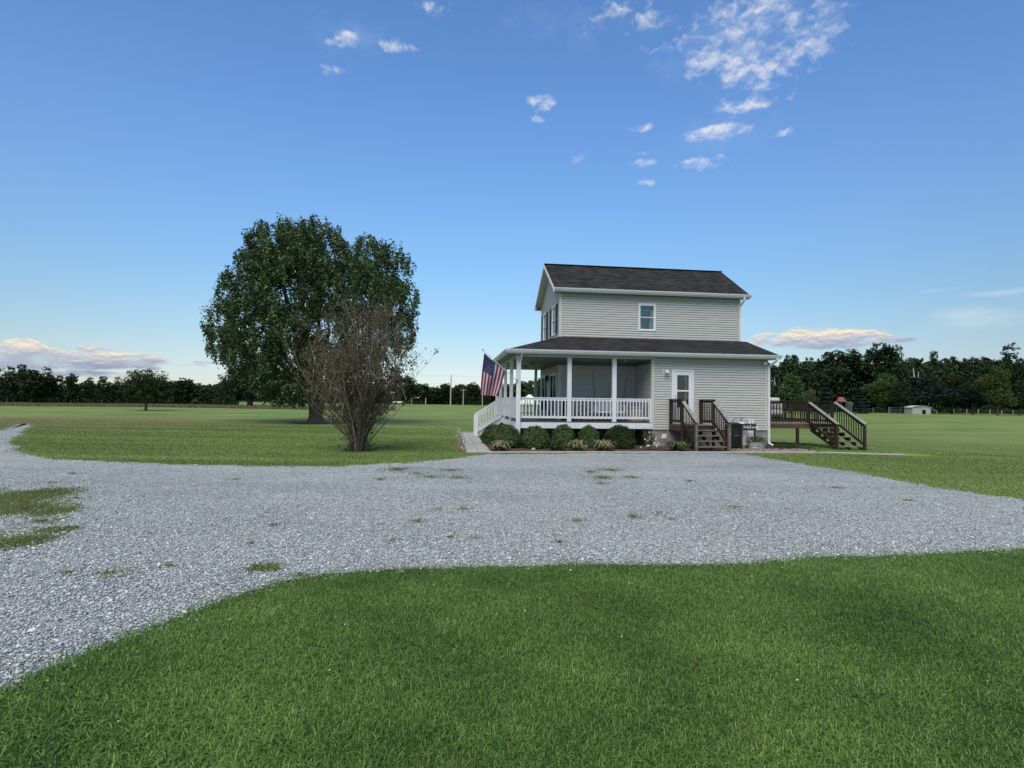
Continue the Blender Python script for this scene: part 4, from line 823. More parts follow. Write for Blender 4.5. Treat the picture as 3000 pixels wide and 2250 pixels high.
mm = MB(); mm.tube([(.26, 0, .15), (.0, 0, .17), (.10, 0, .44)], .013, 6).tube([(.26, 0, .15), (.10, 0, .40), (-.14, 0, .46), (.0, 0, .17)], .015, 6).tube([(-.24, 0, .15), (-.16, 0, .38), (-.13, 0, .58)], .014, 6); mm.build('frame', MT['black'], bk)
mm = MB(); mm.tube([(-.08, -.2, .62), (-.14, -.06, .6), (-.14, .06, .6), (-.08, .2, .62)], .014, 6); mm.build('handlebar', MT['black'], bk)
mm = MB(); mm.cbox((.12, 0, .48), (.2, .1, .04)); mm.build('saddle', MT['blackfab'], bk, bevel=.015)
bx = thing('storage_box', 'beige lidded storage box in the right corner of the porch', 'storage box', hw(3.02, -1.05, 0), PSI)
mm = MB(); mm.box(-.26, -.3, 0, .26, .3, .52); mm.build('body', MT['beige'], bx, bevel=.02)
mm = MB(); mm.box(-.28, -.32, .53, .28, .32, .62); mm.build('lid', mat('grey_plastic', (.25, .27, .30), .6), bx, bevel=.02)
pb = thing('planter_box', 'low white box near the patio doors at the left end of the porch', 'box', hw(-.38, 2.0, 0), PSI)
mm = MB(); mm.box(-.28, -.2, 0, .28, .2, .38).box(-.30, -.22, .38, .30, .22, .41); mm.build('body', MT['cream'], pb, bevel=.01)
jr = thing('dark_jar', 'dark jar holding reddish dried flowers on the low white porch box', 'jar', hw(-.42, 2.0, .412), PSI)
mm = MB(); mm.lathe([(.05, 0), (.09, .05), (.09, .15), (.05, .2), (.055, .22)], (0, 0, 0), 12); mm.build('jar_body', mat('purple_glaze', (.03, .015, .03), .3, .5), jr, smooth=True)
mm = MB()
for i in range(50): p = Vector((rnd.gauss(0, .05), rnd.gauss(0, .05), rnd.uniform(.2, .40))); mm.cbox(p, (.03, .02, .03))
mm.build('dried_flowers', mat('dried_petals', (.28, .12, .08), .8, var=.4, vscale=20), jr)
# hanging egg chair on the deck
eg = thing('hanging_egg_chair', 'hanging egg chair with pale patterned cushions on the dark wooden deck', 'chair', hw(10.18, .35, 0), PSI)
ce = Vector((0, 0, 0))
mm = MB(); mm.tube([(-.45, .5, .03), (-.5, .55, 1.2), (-.45, .5, 1.75), (-.2, .2, 2.0), (.0, .0, 2.03)], [.03, .03, .028, .025, .022], 8)
mm.tube([(.55, -.5, .02), (-.45, .5, .03), (-.6, -.4, .02)], .028, 8); mm.build('stand', MT['black'], eg)
mm = MB(); mm.tube([(0, 0, 2.0), (0, 0, 1.72)], .012, 6).tube([(0, 0, 1.85), (-.06, 0, 1.62)], .008, 5).tube([(0, 0, 1.85), (.06, 0, 1.62)], .008, 5); mm.build('rope', mat('pale_rope', (.45, .42, .34), .9), eg)
mm = MB()
def egg(t_, r_=.52): return (r_*math.sin(t_)*(1.0 if t_ < 1.57 else .95), .93+.70*math.cos(t_))
for k in range(9):                   # meridians of the basket, open to the front
    a = math.pi*k/8; pts = []
    for i in range(15): t_ = math.pi*i/14; rr, zz = egg(t_); pts.append((rr*math.cos(a), rr*math.sin(a)*.8, zz))
    mm.tube(pts, .022 if k in (0, 8) else .010, 5)
for i in range(6, 15): 
    t_ = math.pi*i/14.0; rr, zz = egg(t_); mm.tube([(rr*math.cos(math.pi*j/12), rr*math.sin(math.pi*j/12)*.8, zz) for j in range(13)], .006, 4)
mm.build('basket', MT['black'], eg)
def cushion(name, c, d, mt, par, rz=0): 
    mm = MB(); n_ = 10
    for i in range(n_+1):
        v_ = -1+2*i/n_
        for j in range(n_+1):
            u_ = -1+2*j/n_; b_ = (max(0, 1-abs(u_)**3)*max(0, 1-abs(v_)**3))**.5
            mm.v.append((u_*d[0]/2*(1-.06*v_*v_), -b_*d[1]/2, v_*d[2]/2*(1-.06*u_*u_)))
    k_ = (n_+1)**2
    for i in range(k_): mm.v.append((mm.v[i][0], -mm.v[i][1], mm.v[i][2]))
    for i in range(n_):
        for j in range(n_): a_ = i*(n_+1)+j; mm.f += [(a_, a_+1, a_+n_+2, a_+n_+1), (k_+a_, k_+a_+n_+1, k_+a_+n_+2, k_+a_+1)]
    return mm.build(name, mt, par, smooth=True, loc=c, rot=rz)
cushion('seat_cushion', (0, .10, .45), (.85, .45, .40), MT['cush'], eg); cushion('back_cushion', (0, .22, .80), (.8, .25, .6), MT['cush'], eg)
patm = mat('patterned_fabric', (.62, .60, .56), .9, .1, col2=(.20, .19, .20), vscale=14)
for c_, rz_ in (((.22, -.05, .68), .3), ((-.05, -.08, .72), -.1)): cushion('pillow', c_, (.34, .16, .34), patm, eg, rz_)
cushion('pillow', (-.34, -.06, .70), (.34, .16, .34), MT['pink'], eg, -.4)
for i, (x_, y_) in enumerate(((11.0, 1.4), (11.45, 2.2))):
    ch = thing('deck_chair', ('dark patio chair with grey striped cushion near the deck stairs', 'dark patio chair at the far back corner of the deck')[i], 'chair', hw(x_, y_, 0), PSI+.5-i, 'patio chairs on the deck')
    for sx in (-.25, .25):
        for sy in (-.22, .22): mm = MB(); mm.tube([(sx, sy, 0), (sx, sy, .42 if sy < 0 else .9)], .016, 6); mm.build('leg', MT['black'], ch)
        mm = MB(); mm.box(sx-.025, -.25, .62, sx+.025, .22, .645); mm.build('armrest', MT['black'], ch)
    cushion('seat', (0, 0, .44), (.48, .44, .10), MT['tin'], ch); cushion('backrest', (0, .2, .70), (.46, .08, .44), MT['tin'], ch)

# ------------------------------------------------------------------ bin, tanks, welcome board, tub
bn_ = thing('wheelie_bin', 'dark wheeled rubbish bin standing right of the entry steps', 'bin', hw(6.46, -2.75, GZ), PSI)
mm = MB(); a, b, hh = .195, .235, .93
mm.add([(-a, -a, .04), (a, -a, .04), (a, a, .04), (-a, a, .04), (-b, -b, hh), (b, -b, hh), (b, b, hh), (-b, b, hh)], [(3, 2, 1, 0), (4, 5, 6, 7), (0, 1, 5, 4), (1, 2, 6, 5), (2, 3, 7, 6), (3, 0, 4, 7)])
mm.box(-b-.015, -b-.015, hh-.05, b+.015, b+.015, hh); mm.build('body', MT['plast'], bn_, bevel=.012)
mm = MB(); mm.prism([(-b-.03, -b-.04, hh+.002), (-b-.03, b+.05, hh+.05), (-b-.03, b+.05, hh+.09), (-b-.03, -b-.04, hh+.03)], (2*b+.06, 0, 0)); mm.build('lid', MT['plast'], bn_, bevel=.008)
mm = MB(); mm.box(-.12, -.235, .50, .10, -.215, .66); mm.build('catch_recess', MT['black'], bn_); mm = MB(); mm.tube([(-.11, -.24, .50), (.09, -.24, .50)], .011, 8); mm.build('lift_bar', MT['metal'], bn_)
for s in (-.2, .2): mm = MB(); mm.tube([(s-.03, .2, .09), (s+.03, .2, .09)], .09, 14); mm.build('wheel', MT['black'], bn_)
def tank(x, y, r_, ht, label, ring):
    t_ = thing('gas_tank', label, 'gas tank', hw(x, y, GZ), PSI, 'white gas tanks beside the house')
    mm = MB(); pr = [(r_*.8, 0), (r_*.82, .05), (r_*.82, .07), (r_*.9, .07), (r_, .12)]+[(r_, ht-.2)]+[(r_*math.cos(a_), ht-.2+.16*math.sin(a_)) for a_ in (.3, .6, .9, 1.2, 1.45)]; mm.lathe(pr, (0, 0, 0), 28); mm.build('cylinder', MT['tank'], t_, smooth=True)
    if ring:
        mm = MB(); n_ = 24
        for k in range(n_):
            if k % 8 in (0,): continue
            a0, a1 = 2*math.pi*k/n_, 2*math.pi*(k+1)/n_; rr = r_*.62
            mm.prism([(rr*math.cos(a0), rr*math.sin(a0), ht-.06), (rr*math.cos(a1), rr*math.sin(a1), ht-.06), (rr*math.cos(a1), rr*math.sin(a1), ht+.13), (rr*math.cos(a0), rr*math.sin(a0), ht+.13)], (-.01*math.cos(a0), -.01*math.sin(a0), 0))
        mm.build('collar', MT['tank'], t_)
    mm = MB(); mm.tube([(0, 0, ht-.05), (0, 0, ht+.09)], .02, 8).cbox((0, 0, ht+.1), (.09, .04, .04)); mm.build('valve', MT['metal'], t_)
    if not ring: mm = MB(); mm.tube([(0, 0, ht+.10), (-.12, .0, ht+.13), (-.26, .02, ht+.10), (-.33, .05, ht+.03), (-.35, .1, ht-.2), (-.2, .3, ht-.4)], .012, 8).tube([(0, 0, ht+.1), (.12, 0, ht+.14)], .018, 8); mm.build('hose', MT['black'], t_)
tank(6.86, -2.62, .205, 1.06, 'taller white domed gas tank between the dark bin and the welcome board', False)
tank(7.32, -2.55, .185, .98, 'white gas tank with a ring collar behind the welcome board', True)
wb = thing('welcome_board', 'dark wooden porch stand with white handwriting standing in front of the gas tanks', 'sign', hw(6.93, -3.0, GZ), PSI)
bd = mat('charcoal_board', (.035, .033, .034), .7, .2, var=.3, vscale=6)
for x_ in (-.28, .27): mm = MB(); mm.box(x_-.035, -.02, 0, x_+.035, .02, .96); mm.build('post', MT['dwood'], wb)
mm = MB(); mm.box(-.30, -.035, .73, .31, -.021, .965); mm.box(-.315, -.04, .715, .325, -.0205, .728).box(-.315, -.04, .967, .325, -.0205, .98); mm.build('board', bd, wb)
# handwritten word, drawn stroke by stroke
letters = {'W': (.30, [[(0, .62), (.05, .74), (.10, .62), (.11, .12), (.15, .02), (.24, .35), (.28, .55), (.28, .12), (.33, .02), (.44, .40), (.46, .74)]]),
 'e': (.19, [[(0, .12), (.12, .24), (.13, .36), (.07, .40), (.03, .22), (.06, .04), (.12, .02), (.20, .12)]]),
 'l': (.13, [[(0, .12), (.10, .50), (.12, .76), (.07, .80), (.05, .50), (.06, .08), (.09, .01), (.14, .12)]]),
 'c': (.18, [[(.13, .33), (.08, .40), (.03, .24), (.05, .05), (.11, .01), (.19, .12)]]),
 'o': (.20, [[(.08, .38), (.02, .24), (.05, .04), (.12, .03), (.15, .24), (.09, .40), (.10, .30), (.20, .30)]]),
 'm': (.34, [[(0, .30), (.04, .38), (.05, .02)], [(.05, .22), (.12, .40), (.15, .28), (.15, .02)], [(.15, .22), (.22, .40), (.26, .30), (.27, .06), (.34, .10)]])}
mm = MB(); x_ = -.66
for ch in 'Welcome':
    adv, strokes = letters[ch]; k_ = 1.0
    for st in strokes:
        pts = []
        for (u0_, v0_), (u1_, v1_) in zip(st[:-1], st[1:]):
            for q in (0, .5): pts.append((u0_+(u1_-u0_)*q, v0_+(v1_-v0_)*q))
        pts.append(st[-1]); mm.tube([((x_+u_+v_*.18)*.40, -.037, .795+v_*.165) for u_, v_ in pts], [.0058+.0022*math.sin(i*1.3) for i in range(len(pts))], 6)
    x_ += adv+(.14 if ch == 'W' else .0)
mm.build('lettering', MT['white'], wb)
tb = thing('metal_tub', 'oval galvanised tub planted with herbs in front of the white tanks', 'tub', hw(7.07, -3.32, GZ), PSI)
mm = MB(); mm.lathe([(.29, 0), (.30, .01), (.305, .08), (.312, .09), (.305, .10), (.315, .18), (.322, .19), (.315, .2), (.32, .27), (.335, .275), (.335, .295), (.318, .295), (.305, .25), (.0, .25)], (0, 0, 0), 32, 1, .7); mm.build('tub_body', MT['galv'], tb)
mm = MB()
for i in range(700):
    x_, y_ = rnd.gauss(0, .16), rnd.gauss(0, .10); x_ = max(-.34, min(.36, x_)); hgt = rnd.uniform(.03, .2)*(1.25-abs(x_)); lx, ly = rnd.gauss(0, .05), rnd.gauss(0, .04); p = Vector((x_+lx, y_+ly, .25+hgt)); q = Vector((rnd.gauss(0, .012), rnd.gauss(0, .012), rnd.gauss(0, .012))); q2 = Vector((rnd.gauss(0, .01), rnd.gauss(0, .01), .02))
    mm.add([p-q, p+q2, p+q, p-q2], [(0, 1, 2, 3)])
    if i % 5 == 0: mm.add([(x_, y_, .24), (x_+.004, y_, .24), tuple(p)], [(0, 1, 2)])
mm.build('herbs', MT['l_herb'], tb)

# ------------------------------------------------------------------ flag
flag = thing('flag', 'american flag hanging from a white pole fixed to the front corner porch post', 'flag', hw(0, 0, 0), PSI)
fz = lambda x, y: (1380+x*.10246, 1010+y*.10246)
def fp(x, y, yy=-2.55): p = hl(1, yy, *fz(x, y)); return p
A_ = fp(335, 150, -2.72); B_ = hl(1, -P-.03, 1512.8, 1113.8)
mm = MB(); mm.tube([B_, A_], .013, 8); mm.build('pole', MT['white'], flag)
mm = MB(); mm.lathe([(.012, -.02), (.028, 0), (.03, .02), (.018, .045), (.0, .05)], tuple(A_), 10); mm.build('finial', MT['metal'], flag)
mm = MB(); mm.cbox(B_+Vector((.02, .0, -.01)), (.06, .06, .12)); mm.build('bracket', MT['metal'], flag)
NS, NT = 52, 60
def fpos(s, t, off=0):
    hx, hy = 378+(970-378)*s, 235+(740-235)*s+14*math.sin(s*3.14)
    lx, ly = 378-113*t-14*math.sin(t*3.14), 235+1195*t                     # outer edge
    rx, ry = 970-210*t**1.25, 740+730*t
    bx, by = 265+(760-265)*s, 1430+40*s
    # transfinite patch
    P00, P10, P01, P11 = (378, 235), (970, 740), (265, 1430), (760, 1470)
    x = (1-s)*lx+s*rx+(1-t)*hx+t*bx-((1-s)*(1-t)*P00[0]+s*(1-t)*P10[0]+(1-s)*t*P01[0]+s*t*P11[0])
    y = (1-s)*ly+s*ry+(1-t)*hy+t*by-((1-s)*(1-t)*P00[1]+s*(1-t)*P10[1]+(1-s)*t*P01[1]+s*t*P11[1])
    dep = -2.70+.40*s*(1-t*.6)+t*(.16*math.sin(s*11+t*1.5)*min(1, t*1.6)*(1-s*.35))+.03*math.sin(t*7+s*4)
    return fp(x, y, dep+off)
vs = [tuple(fpos(i/NS, j/NT)) for j in range(NT+1) for i in range(NS+1)]
me = bpy.data.meshes.new('cloth'); me.from_pydata(vs, [], [(j*(NS+1)+i, j*(NS+1)+i+1, (j+1)*(NS+1)+i+1, (j+1)*(NS+1)+i) for j in range(NT) for i in range(NS)])
uv = me.uv_layers.new(name='flat')
for lp_ in me.loops: k = lp_.vertex_index; uv.data[lp_.index].uv = ((k % (NS+1))/NS, (k//(NS+1))/NT)
m = bpy.data.materials.new('flag_cloth'); m.use_nodes = True; t = m.node_tree; b = t.nodes['Principled BSDF']
uvn = N(t, 'ShaderNodeTexCoord').outputs['UV']; s_ = N(t, 'ShaderNodeSeparateXYZ'); lk(t, uvn, s_.inputs[0])
st = mth(t, 'LESS_THAN', mth(t, 'FRACT', mth(t, 'MULTIPLY', s_.outputs[0], 6.5)), .5)
c = mixc(t, st, (.50, .48, .53), (.26, .008, .022))
can = mth(t, 'MULTIPLY', mth(t, 'LESS_THAN', s_.outputs[0], 7/13), mth(t, 'LESS_THAN', s_.outputs[1], .42)); c = mixc(t, can, c, (.010, .014, .085))
lk(t, c, b.inputs['Base Color']); b.inputs['Roughness'].default_value = .8
tr = N(t, 'ShaderNodeBsdfTranslucent'); lk(t, c, tr.inputs[0]); mx = N(t, 'ShaderNodeMixShader'); mx.inputs[0].default_value = .35; lk(t, b.outputs[0], mx.inputs[1]); lk(t, tr.outputs[0], mx.inputs[2]); lk(t, mx.outputs[0], t.nodes['Material Output'].inputs[0])
cloth = link('cloth', me, m, flag, smooth=True)
mm = MB()
for r_ in range(9):
    for c_ in range(6 if r_ % 2 == 0 else 5):
        s0 = (r_+1)/10*7/13; t0 = ((c_*2+1) if r_ % 2 == 0 else (c_*2+2))/12*.42
        for off in (-.006, .006):
            pts = []
            for k in range(10): a_ = math.pi*k/5; rr = .0125 if k % 2 == 0 else .0055; pts.append(fpos(s0+rr*1.6*math.cos(a_), t0+rr*math.sin(a_), off))
            mm.add([fpos(s0, t0, off)]+pts, [(0, k+1, (k+1) % 10+1) for k in range(10)])
mm.build('stars', mat('star_white', (.40, .42, .50), .8), cloth)

# ------------------------------------------------------------------ path, edging, bed, lights
def strip(name, pts, mt, z, kind='structure'):
    mb_ = MB(); mb_.add([(p[0], p[1], z) for p in pts], [tuple(range(len(pts)))]); return tag(mb_.build(name, mt), kind=kind)
strip('flower_bed', [hw(x, y)[:2] for x, y in ((-3.28, -4.75), (-2, -4.72), (3, -4.66), (8.6, -4.5), (9.0, -3.6), (8.9, -2.0), (8.3, -1.9), (3.3, 0), (-2.0, 0), (-2.1, 3.3), (-3.2, 3.3))], MT['mulch'], .010)
mm = MB()
for j, (xa, xb) in enumerate(((-4.10, -3.71), (-3.695, -3.29))):
    y_ = -4.72+.1*j
    while y_ < 5.7:
        L = rnd.choice((.38, .41, .40)); z_ = .035+rnd.uniform(-.004, .008); o_ = rnd.uniform(-.006, .006); mm.box(xa+o_, y_, -.02, xb+o_, y_+L-.008, z_); y_ += L
pv = mm.build('paved_walk', MT['paver'], None, bevel=.006, loc=(HX, HY, 0), rot=PSI); tag(pv, kind='structure')
mm = MB(); x_ = -4.12; k = 0
while x_ < 8.4:
    L = rnd.uniform(.29, .31); yb = -4.93+(x_+4.1)*.015; mm.box(x_, yb+rnd.uniform(-.008, .008), -.02, x_+L-.006, yb+.19, .045+rnd.uniform(-.003, .005)); x_ += L
ed = mm.build('paver_edging', MT['conc'], None, bevel=.006, loc=(HX, HY, 0), rot=PSI); tag(ed, kind='structure')
pts = [(8.4, -4.75), (9.5, -4.72), (10.6, -4.75), (12.2, -4.95)]; mb_ = MB(); L_, R_ = [], []
for x_, y_ in pts:
    for lst, o_ in ((L_, .0), (R_, .55 if 9 < x_ < 12.5 else .2)): q = hw(x_, y_+o_); lst.append((q.x, q.y, float(h(q.x, q.y))+.014))
mb_.add(L_+R_, [(i, i+1, len(pts)+i+1, len(pts)+i) for i in range(len(pts)-1)]); tag(mb_.build('path', MT['conc']), kind='structure')
# border stones by the walk, pebbles in the bed
n = 900; xx = nr.uniform(5.6, 8.9, n); yy = nr.uniform(-4.45, -3.35, n); wx_ = np.array([hw(a, b)[:2] for a, b in zip(xx, yy)]); sz = nr.uniform(.02, .05, n)
Vs, Fs = stones(wx_[:, 0], wx_[:, 1], .012+sz*.2, sz); pm = stonemat(); pm.name = 'brown_pebbles'
for nd in pm.node_tree.nodes:
    if nd.type == 'VALTORGB':
        for e, c_ in zip(nd.color_ramp.elements, [(.06, .045, .04), (.14, .11, .10), (.24, .20, .18), (.34, .29, .26), (.42, .38, .35), (.2, .14, .1)]): e.color = (*c_, 1)
tag(link('river_pebbles', fast_mesh('river_pebbles', Vs, Fs), pm), 'brown and grey river pebbles spread in the bed right of the entry steps', 'pebbles', kind='stuff')
n = 260; yy = nr.uniform(-4.7, 4, n); xx = nr.normal(-4.22, .06, n); wx_ = np.array([hw(a, b)[:2] for a, b in zip(xx, yy)]); sz = nr.uniform(.02, .05, n)
Vs, Fs = stones(wx_[:, 0], wx_[:, 1], .012+sz*.2, sz); tag(link('walk_pebbles', fast_mesh('walk_pebbles', Vs, Fs), pm), 'loose pebbles along the left edge of the paved walk', 'pebbles', kind='stuff')
ys = [-4.05, -2.7, -1.2, .5, 2.4, 4.3]; words = ['nearest', 'second', 'third', 'fourth', 'fifth', 'farthest']; sl0 = None
for i, y_ in enumerate(ys):
    if sl0 is None:
        sl0 = thing('path_light', '', 'path light'); a = MB(); a.tube([(0, 0, -.02), (0, 0, .22)], .009, 6); a.build('stake', MT['metal'], sl0)
        a = MB(); a.lathe([(.03, .22), (.035, .23), (.045, .31), (.04, .315)], (0, 0, 0), 12); a.build('lamp_glass', MT['cream'], sl0); a = MB(); a.lathe([(.075, .315), (.078, .325), (.045, .355), (.02, .365), (.0, .37)], (0, 0, 0), 14); a.build('cap', MT['metal'], sl0, smooth=True); o = sl0
    else: o = copy_tree(sl0)
    o.location = hw(-4.17+rnd.uniform(-.02, .02), y_, GZ); o.rotation_euler = (rnd.uniform(-.05, .05), rnd.uniform(-.04, .04), 0); o['label'] = words[i]+' of six small solar lights along the left edge of the paved walk'; o['group'] = 'solar lights along the paved walk'
mm = MB(); mm.v, mm.f = (lambda v_, f_: ([tuple(np.array(p)*(1+.12*rnd.uniform(-1, 1))*np.array([.11, .08, .085])) for p in v_], [tuple(q) for q in f_]))(*ico())
rk = mm.build('garden_rock', MT['rock'], loc=hw(-1.76, -4.2, GZ+.06), rot=.4, smooth=True); tag(rk, 'tan rounded rock at the foot of the round boxwood nearest the porch corner', 'rock')
sub = rk.modifiers.new('s', 'SUBSURF'); sub.levels = sub.render_levels = 1

# ------------------------------------------------------------------ foliage
def leaf_quads(C, Nrm, size, asp=.62, droop=.25):
    """folded diamond leaves: C centres, Nrm normals"""
    n = len(C); Nrm = Nrm/np.linalg.norm(Nrm, axis=1, keepdims=True); r_ = nr.normal(size=(n, 3)); u = np.cross(Nrm, r_); u /= np.linalg.norm(u, axis=1, keepdims=True)+1e-9; w = np.cross(Nrm, u)
    s = size[:, None]; a = C-u*s*.5; b = C+w*s*asp*.5+Nrm*s*droop*.3; c = C+u*s*.5-Nrm*s*droop*.2; d = C-w*s*asp*.5+Nrm*s*droop*.3
    V = np.stack([a, b, c, d], 1).reshape(-1, 3); i = 4*np.arange(n)[:, None]; return V, (i+np.array([[0, 1, 2, 3]]))
def crown_points(lobes, n_clump, per, cr, bias=.45, up=0.35, vert=1.0, sprig=False):
    """lobes (x,y,z,rx,ry,rz) -> leaf centres and normals, clumped"""
    L = np.array(lobes, float); wgt = L[:, 3]*L[:, 5]*L[:, 4]; wgt = wgt**.75; wgt /= wgt.sum(); k = nr.choice(len(L), n_clump, p=wgt)
    d = nr.normal(size=(n_clump, 3)); d /= np.linalg.norm(d, axis=1, keepdims=True); r_ = bias+(1-bias)*nr.random(n_clump)**.55
    r_ *= 1+nr.normal(0, .05, n_clump); c = L[k, :3]+d*r_[:, None]*L[k, 3:6]
    if sprig:                                            # compact upright shoots
        q = nr.normal(size=(n_clump, per, 3)); q /= np.linalg.norm(q, axis=2, keepdims=True); q *= nr.random((n_clump, per, 1))**.33; q[..., :2] *= (1-.3*q[..., 2:3]); sc = nr.uniform(.6, 1.25, (n_clump, 1, 1))
        off = q*np.array([cr, cr, cr*vert])*sc; ax_ = d*.55+np.array([0, 0, 1]); ax_ /= np.linalg.norm(ax_, axis=1, keepdims=True); off = off*np.array([1, 1, .3])+ax_[:, None, :]*(off[..., 2:3]*.75)
        nn = (q*1.1+np.array([0, 0, .35])+nr.normal(0, .35, (n_clump, per, 3))).reshape(-1, 3); return (c[:, None, :]+off).reshape(-1, 3), nn
    off = nr.normal(size=(n_clump, per, 3))*np.array([cr, cr, cr*vert]); dd = d.copy(); dd[:, 2] += up; dd /= np.linalg.norm(dd, axis=1, keepdims=True)
    out = off+dd[:, None, :]*np.abs(nr.normal(0, cr*.6, (n_clump, per, 1))); Pn = (c[:, None, :]+out).reshape(-1, 3)
    nn = (dd[:, None, :]*.8+nr.normal(0, .75, (n_clump, per, 3))+np.array([0, 0, .35])).reshape(-1, 3); return Pn, nn
def crown_mesh(name, lobes, n_clump, per, cr, leaf, bias=.45, up=.35, vert=1.0, zmin=None, sprig=False):
    Pn, nn = crown_points(lobes, n_clump, per, cr, bias, up, vert, sprig)
    if zmin is not None: m = Pn[:, 2] > zmin; Pn, nn = Pn[m], nn[m]
    V, F = leaf_quads(Pn, nn, leaf*nr.uniform(.6, 1.3, len(Pn))); return fast_mesh(name, V, F)
def limb(mb, a, b, r0, r1, wob=.08, n=6, k=6):
    a, b = Vector(a), Vector(b); L = (b-a).length; pts = []
    for i in range(n+1):
        t_ = i/n; p = a.lerp(b, t_)+Vector((rnd.gauss(0, 1), rnd.gauss(0, 1), rnd.gauss(0, .5)))*wob*L*.25*math.sin(math.pi*t_); p.z += .05*L*math.sin(math.pi*t_); pts.append(p)
    mb.tube(pts, [r0+(r1-r0)*(i/n)**.8 for i in range(n+1)], k); return pts

# the big maple
DM = 38.6; bm0 = gp(925, 1240); DM = bm0.y; ml = thing('maple_tree', 'large dark green maple with a broad crown on the left lawn behind the twiggy bush', 'tree', bm0)
def mlobe(px, py, r_, d=0, ry=None):
    p = at(px, py, DM+d); rr = r_/FPX*DM*.95; return (p.x-bm0.x, p.y-bm0.y, p.z, rr, rr, (ry or r_)/FPX*DM)
ML = []
for px, py, r_, ds in ((868, 745, 92, (0, -2, 2)), (795, 745, 82, (0, 2.2, -1)), (935, 745, 84, (0, -2)), (755, 815, 82, (-1, 2)), (712, 880, 78, (0, -2)), (850, 850, 120, (-3, 0, 3)), (985, 830, 92, (-2.5, 1)),
                       (1080, 785, 82, (0, 2)), (1140, 810, 80, (-1, 1.5)), (1050, 860, 100, (-3, 0, 3)), (1160, 890, 74, (-1, 1.5)), (1170, 975, 58, (0, 1)), (1130, 1030, 40, (0,)), (680, 955, 78, (0, -2)), (655, 1010, 50, (0, 1)),
                       (760, 960, 88, (-3, 2)), (700, 1045, 66, (0, -1.5)), (770, 1060, 82, (-2.5, 1)), (840, 1070, 78, (-2, 2)), (860, 990, 80, (-3, 2)), (960, 960, 82, (-2.5, 2.5)), (1050, 970, 72, (-2, 2)), (990, 1060, 58, (2, -1)), (800, 1130, 66, (-2, 1)), (860, 1150, 48, (-2.5, 0))):
    for d_ in ds: ML.append(mlobe(px, py, r_, d_))
me = crown_mesh('crown', ML, 2050, 46, .33, .20, bias=.64, vert=2.2, zmin=1.15, sprig=True); cr = link('crown', me, MT['l_maple'], ml)
SPR = []
for L in ML[:34]:
    for _ in range(6): a_ = rnd.uniform(0, 6.28); e_2 = rnd.uniform(.15, 1.45); SPR.append((L[0]+L[3]*math.cos(a_)*math.cos(e_2)*1.03, L[1]+L[4]*math.sin(a_)*math.cos(e_2)*1.03, L[2]+L[5]*math.sin(e_2)*1.0+.02, .02, .02, .02))
cr2 = crown_mesh('shoots', SPR, len(SPR)*2, 30, .21, .19, bias=.5, vert=3.0, sprig=True); n0 = len(cr2.vertices); va = np.empty(n0*3, np.float32); cr2.vertices.foreach_get('co', va)
vb = np.empty(len(me.vertices)*3, np.float32); me.vertices.foreach_get('co', vb); allv = np.concatenate([vb, va]).reshape(-1, 3); cr.data = fast_mesh('crown', allv, np.arange(len(allv)).reshape(-1, 4)); cr.data.materials.append(MT['l_maple'])
mb = MB(); mb.tube([(0, 0, -.1), (.0, 0, .12), (0, 0, .5), (.02, 0, 1.1), (.05, 0, 1.5)], [.86, .60, .47, .50, .55], 14)
fork = [(-.28, 0, 1.3), (.28, 0, 1.35), (0, .1, 1.4), (-.1, -.15, 1.35)]
for i, L in enumerate(ML[::1]):
    if i % 2 and i > 6: continue
    f0 = fork[0] if L[0] < -1.2 else fork[1] if L[0] > 1.2 else fork[2+(i % 2)]; mid = Vector(f0).lerp(Vector(L[:3]), .4)+Vector((0, 0, .6)); limb(mb, f0, mid, .30 if i < 10 else .2, .14, .1, 5, 8); limb(mb, mid, L[:3], .14, .04, .12, 5, 6)
    for j in range(3): limb(mb, Vector(L[:3]).lerp(mid, .4), Vector(L[:3])+Vector((rnd.gauss(0, .5), rnd.gauss(0, .5), rnd.uniform(.2, .8)))*L[3]*.8, .05, .012, .1, 4, 5)
mb.build('trunk', MT['bark'], ml, smooth=True)
strip('bare_earth', [(bm0.x+1.75*math.cos(a)*rnd.uniform(.8, 1.15), bm0.y+1.5*math.sin(a)*rnd.uniform(.8, 1.15)) for a in np.arange(0, 6.28, .35)], MT['mulch'], float(h(bm0.x, bm0.y))+.03)
mk = MB(); mk.lathe([(.035, 0), (.05, .03), (.045, .3), (.03, .42), (.0, .46)], (0, 0, 0), 10); p = gp(971, 1239); tag(mk.build('marker_stake', MT['cush'], loc=(p.x, p.y, 0)), 'short pale marker stake in the lawn just right of the maple trunk', 'stake')

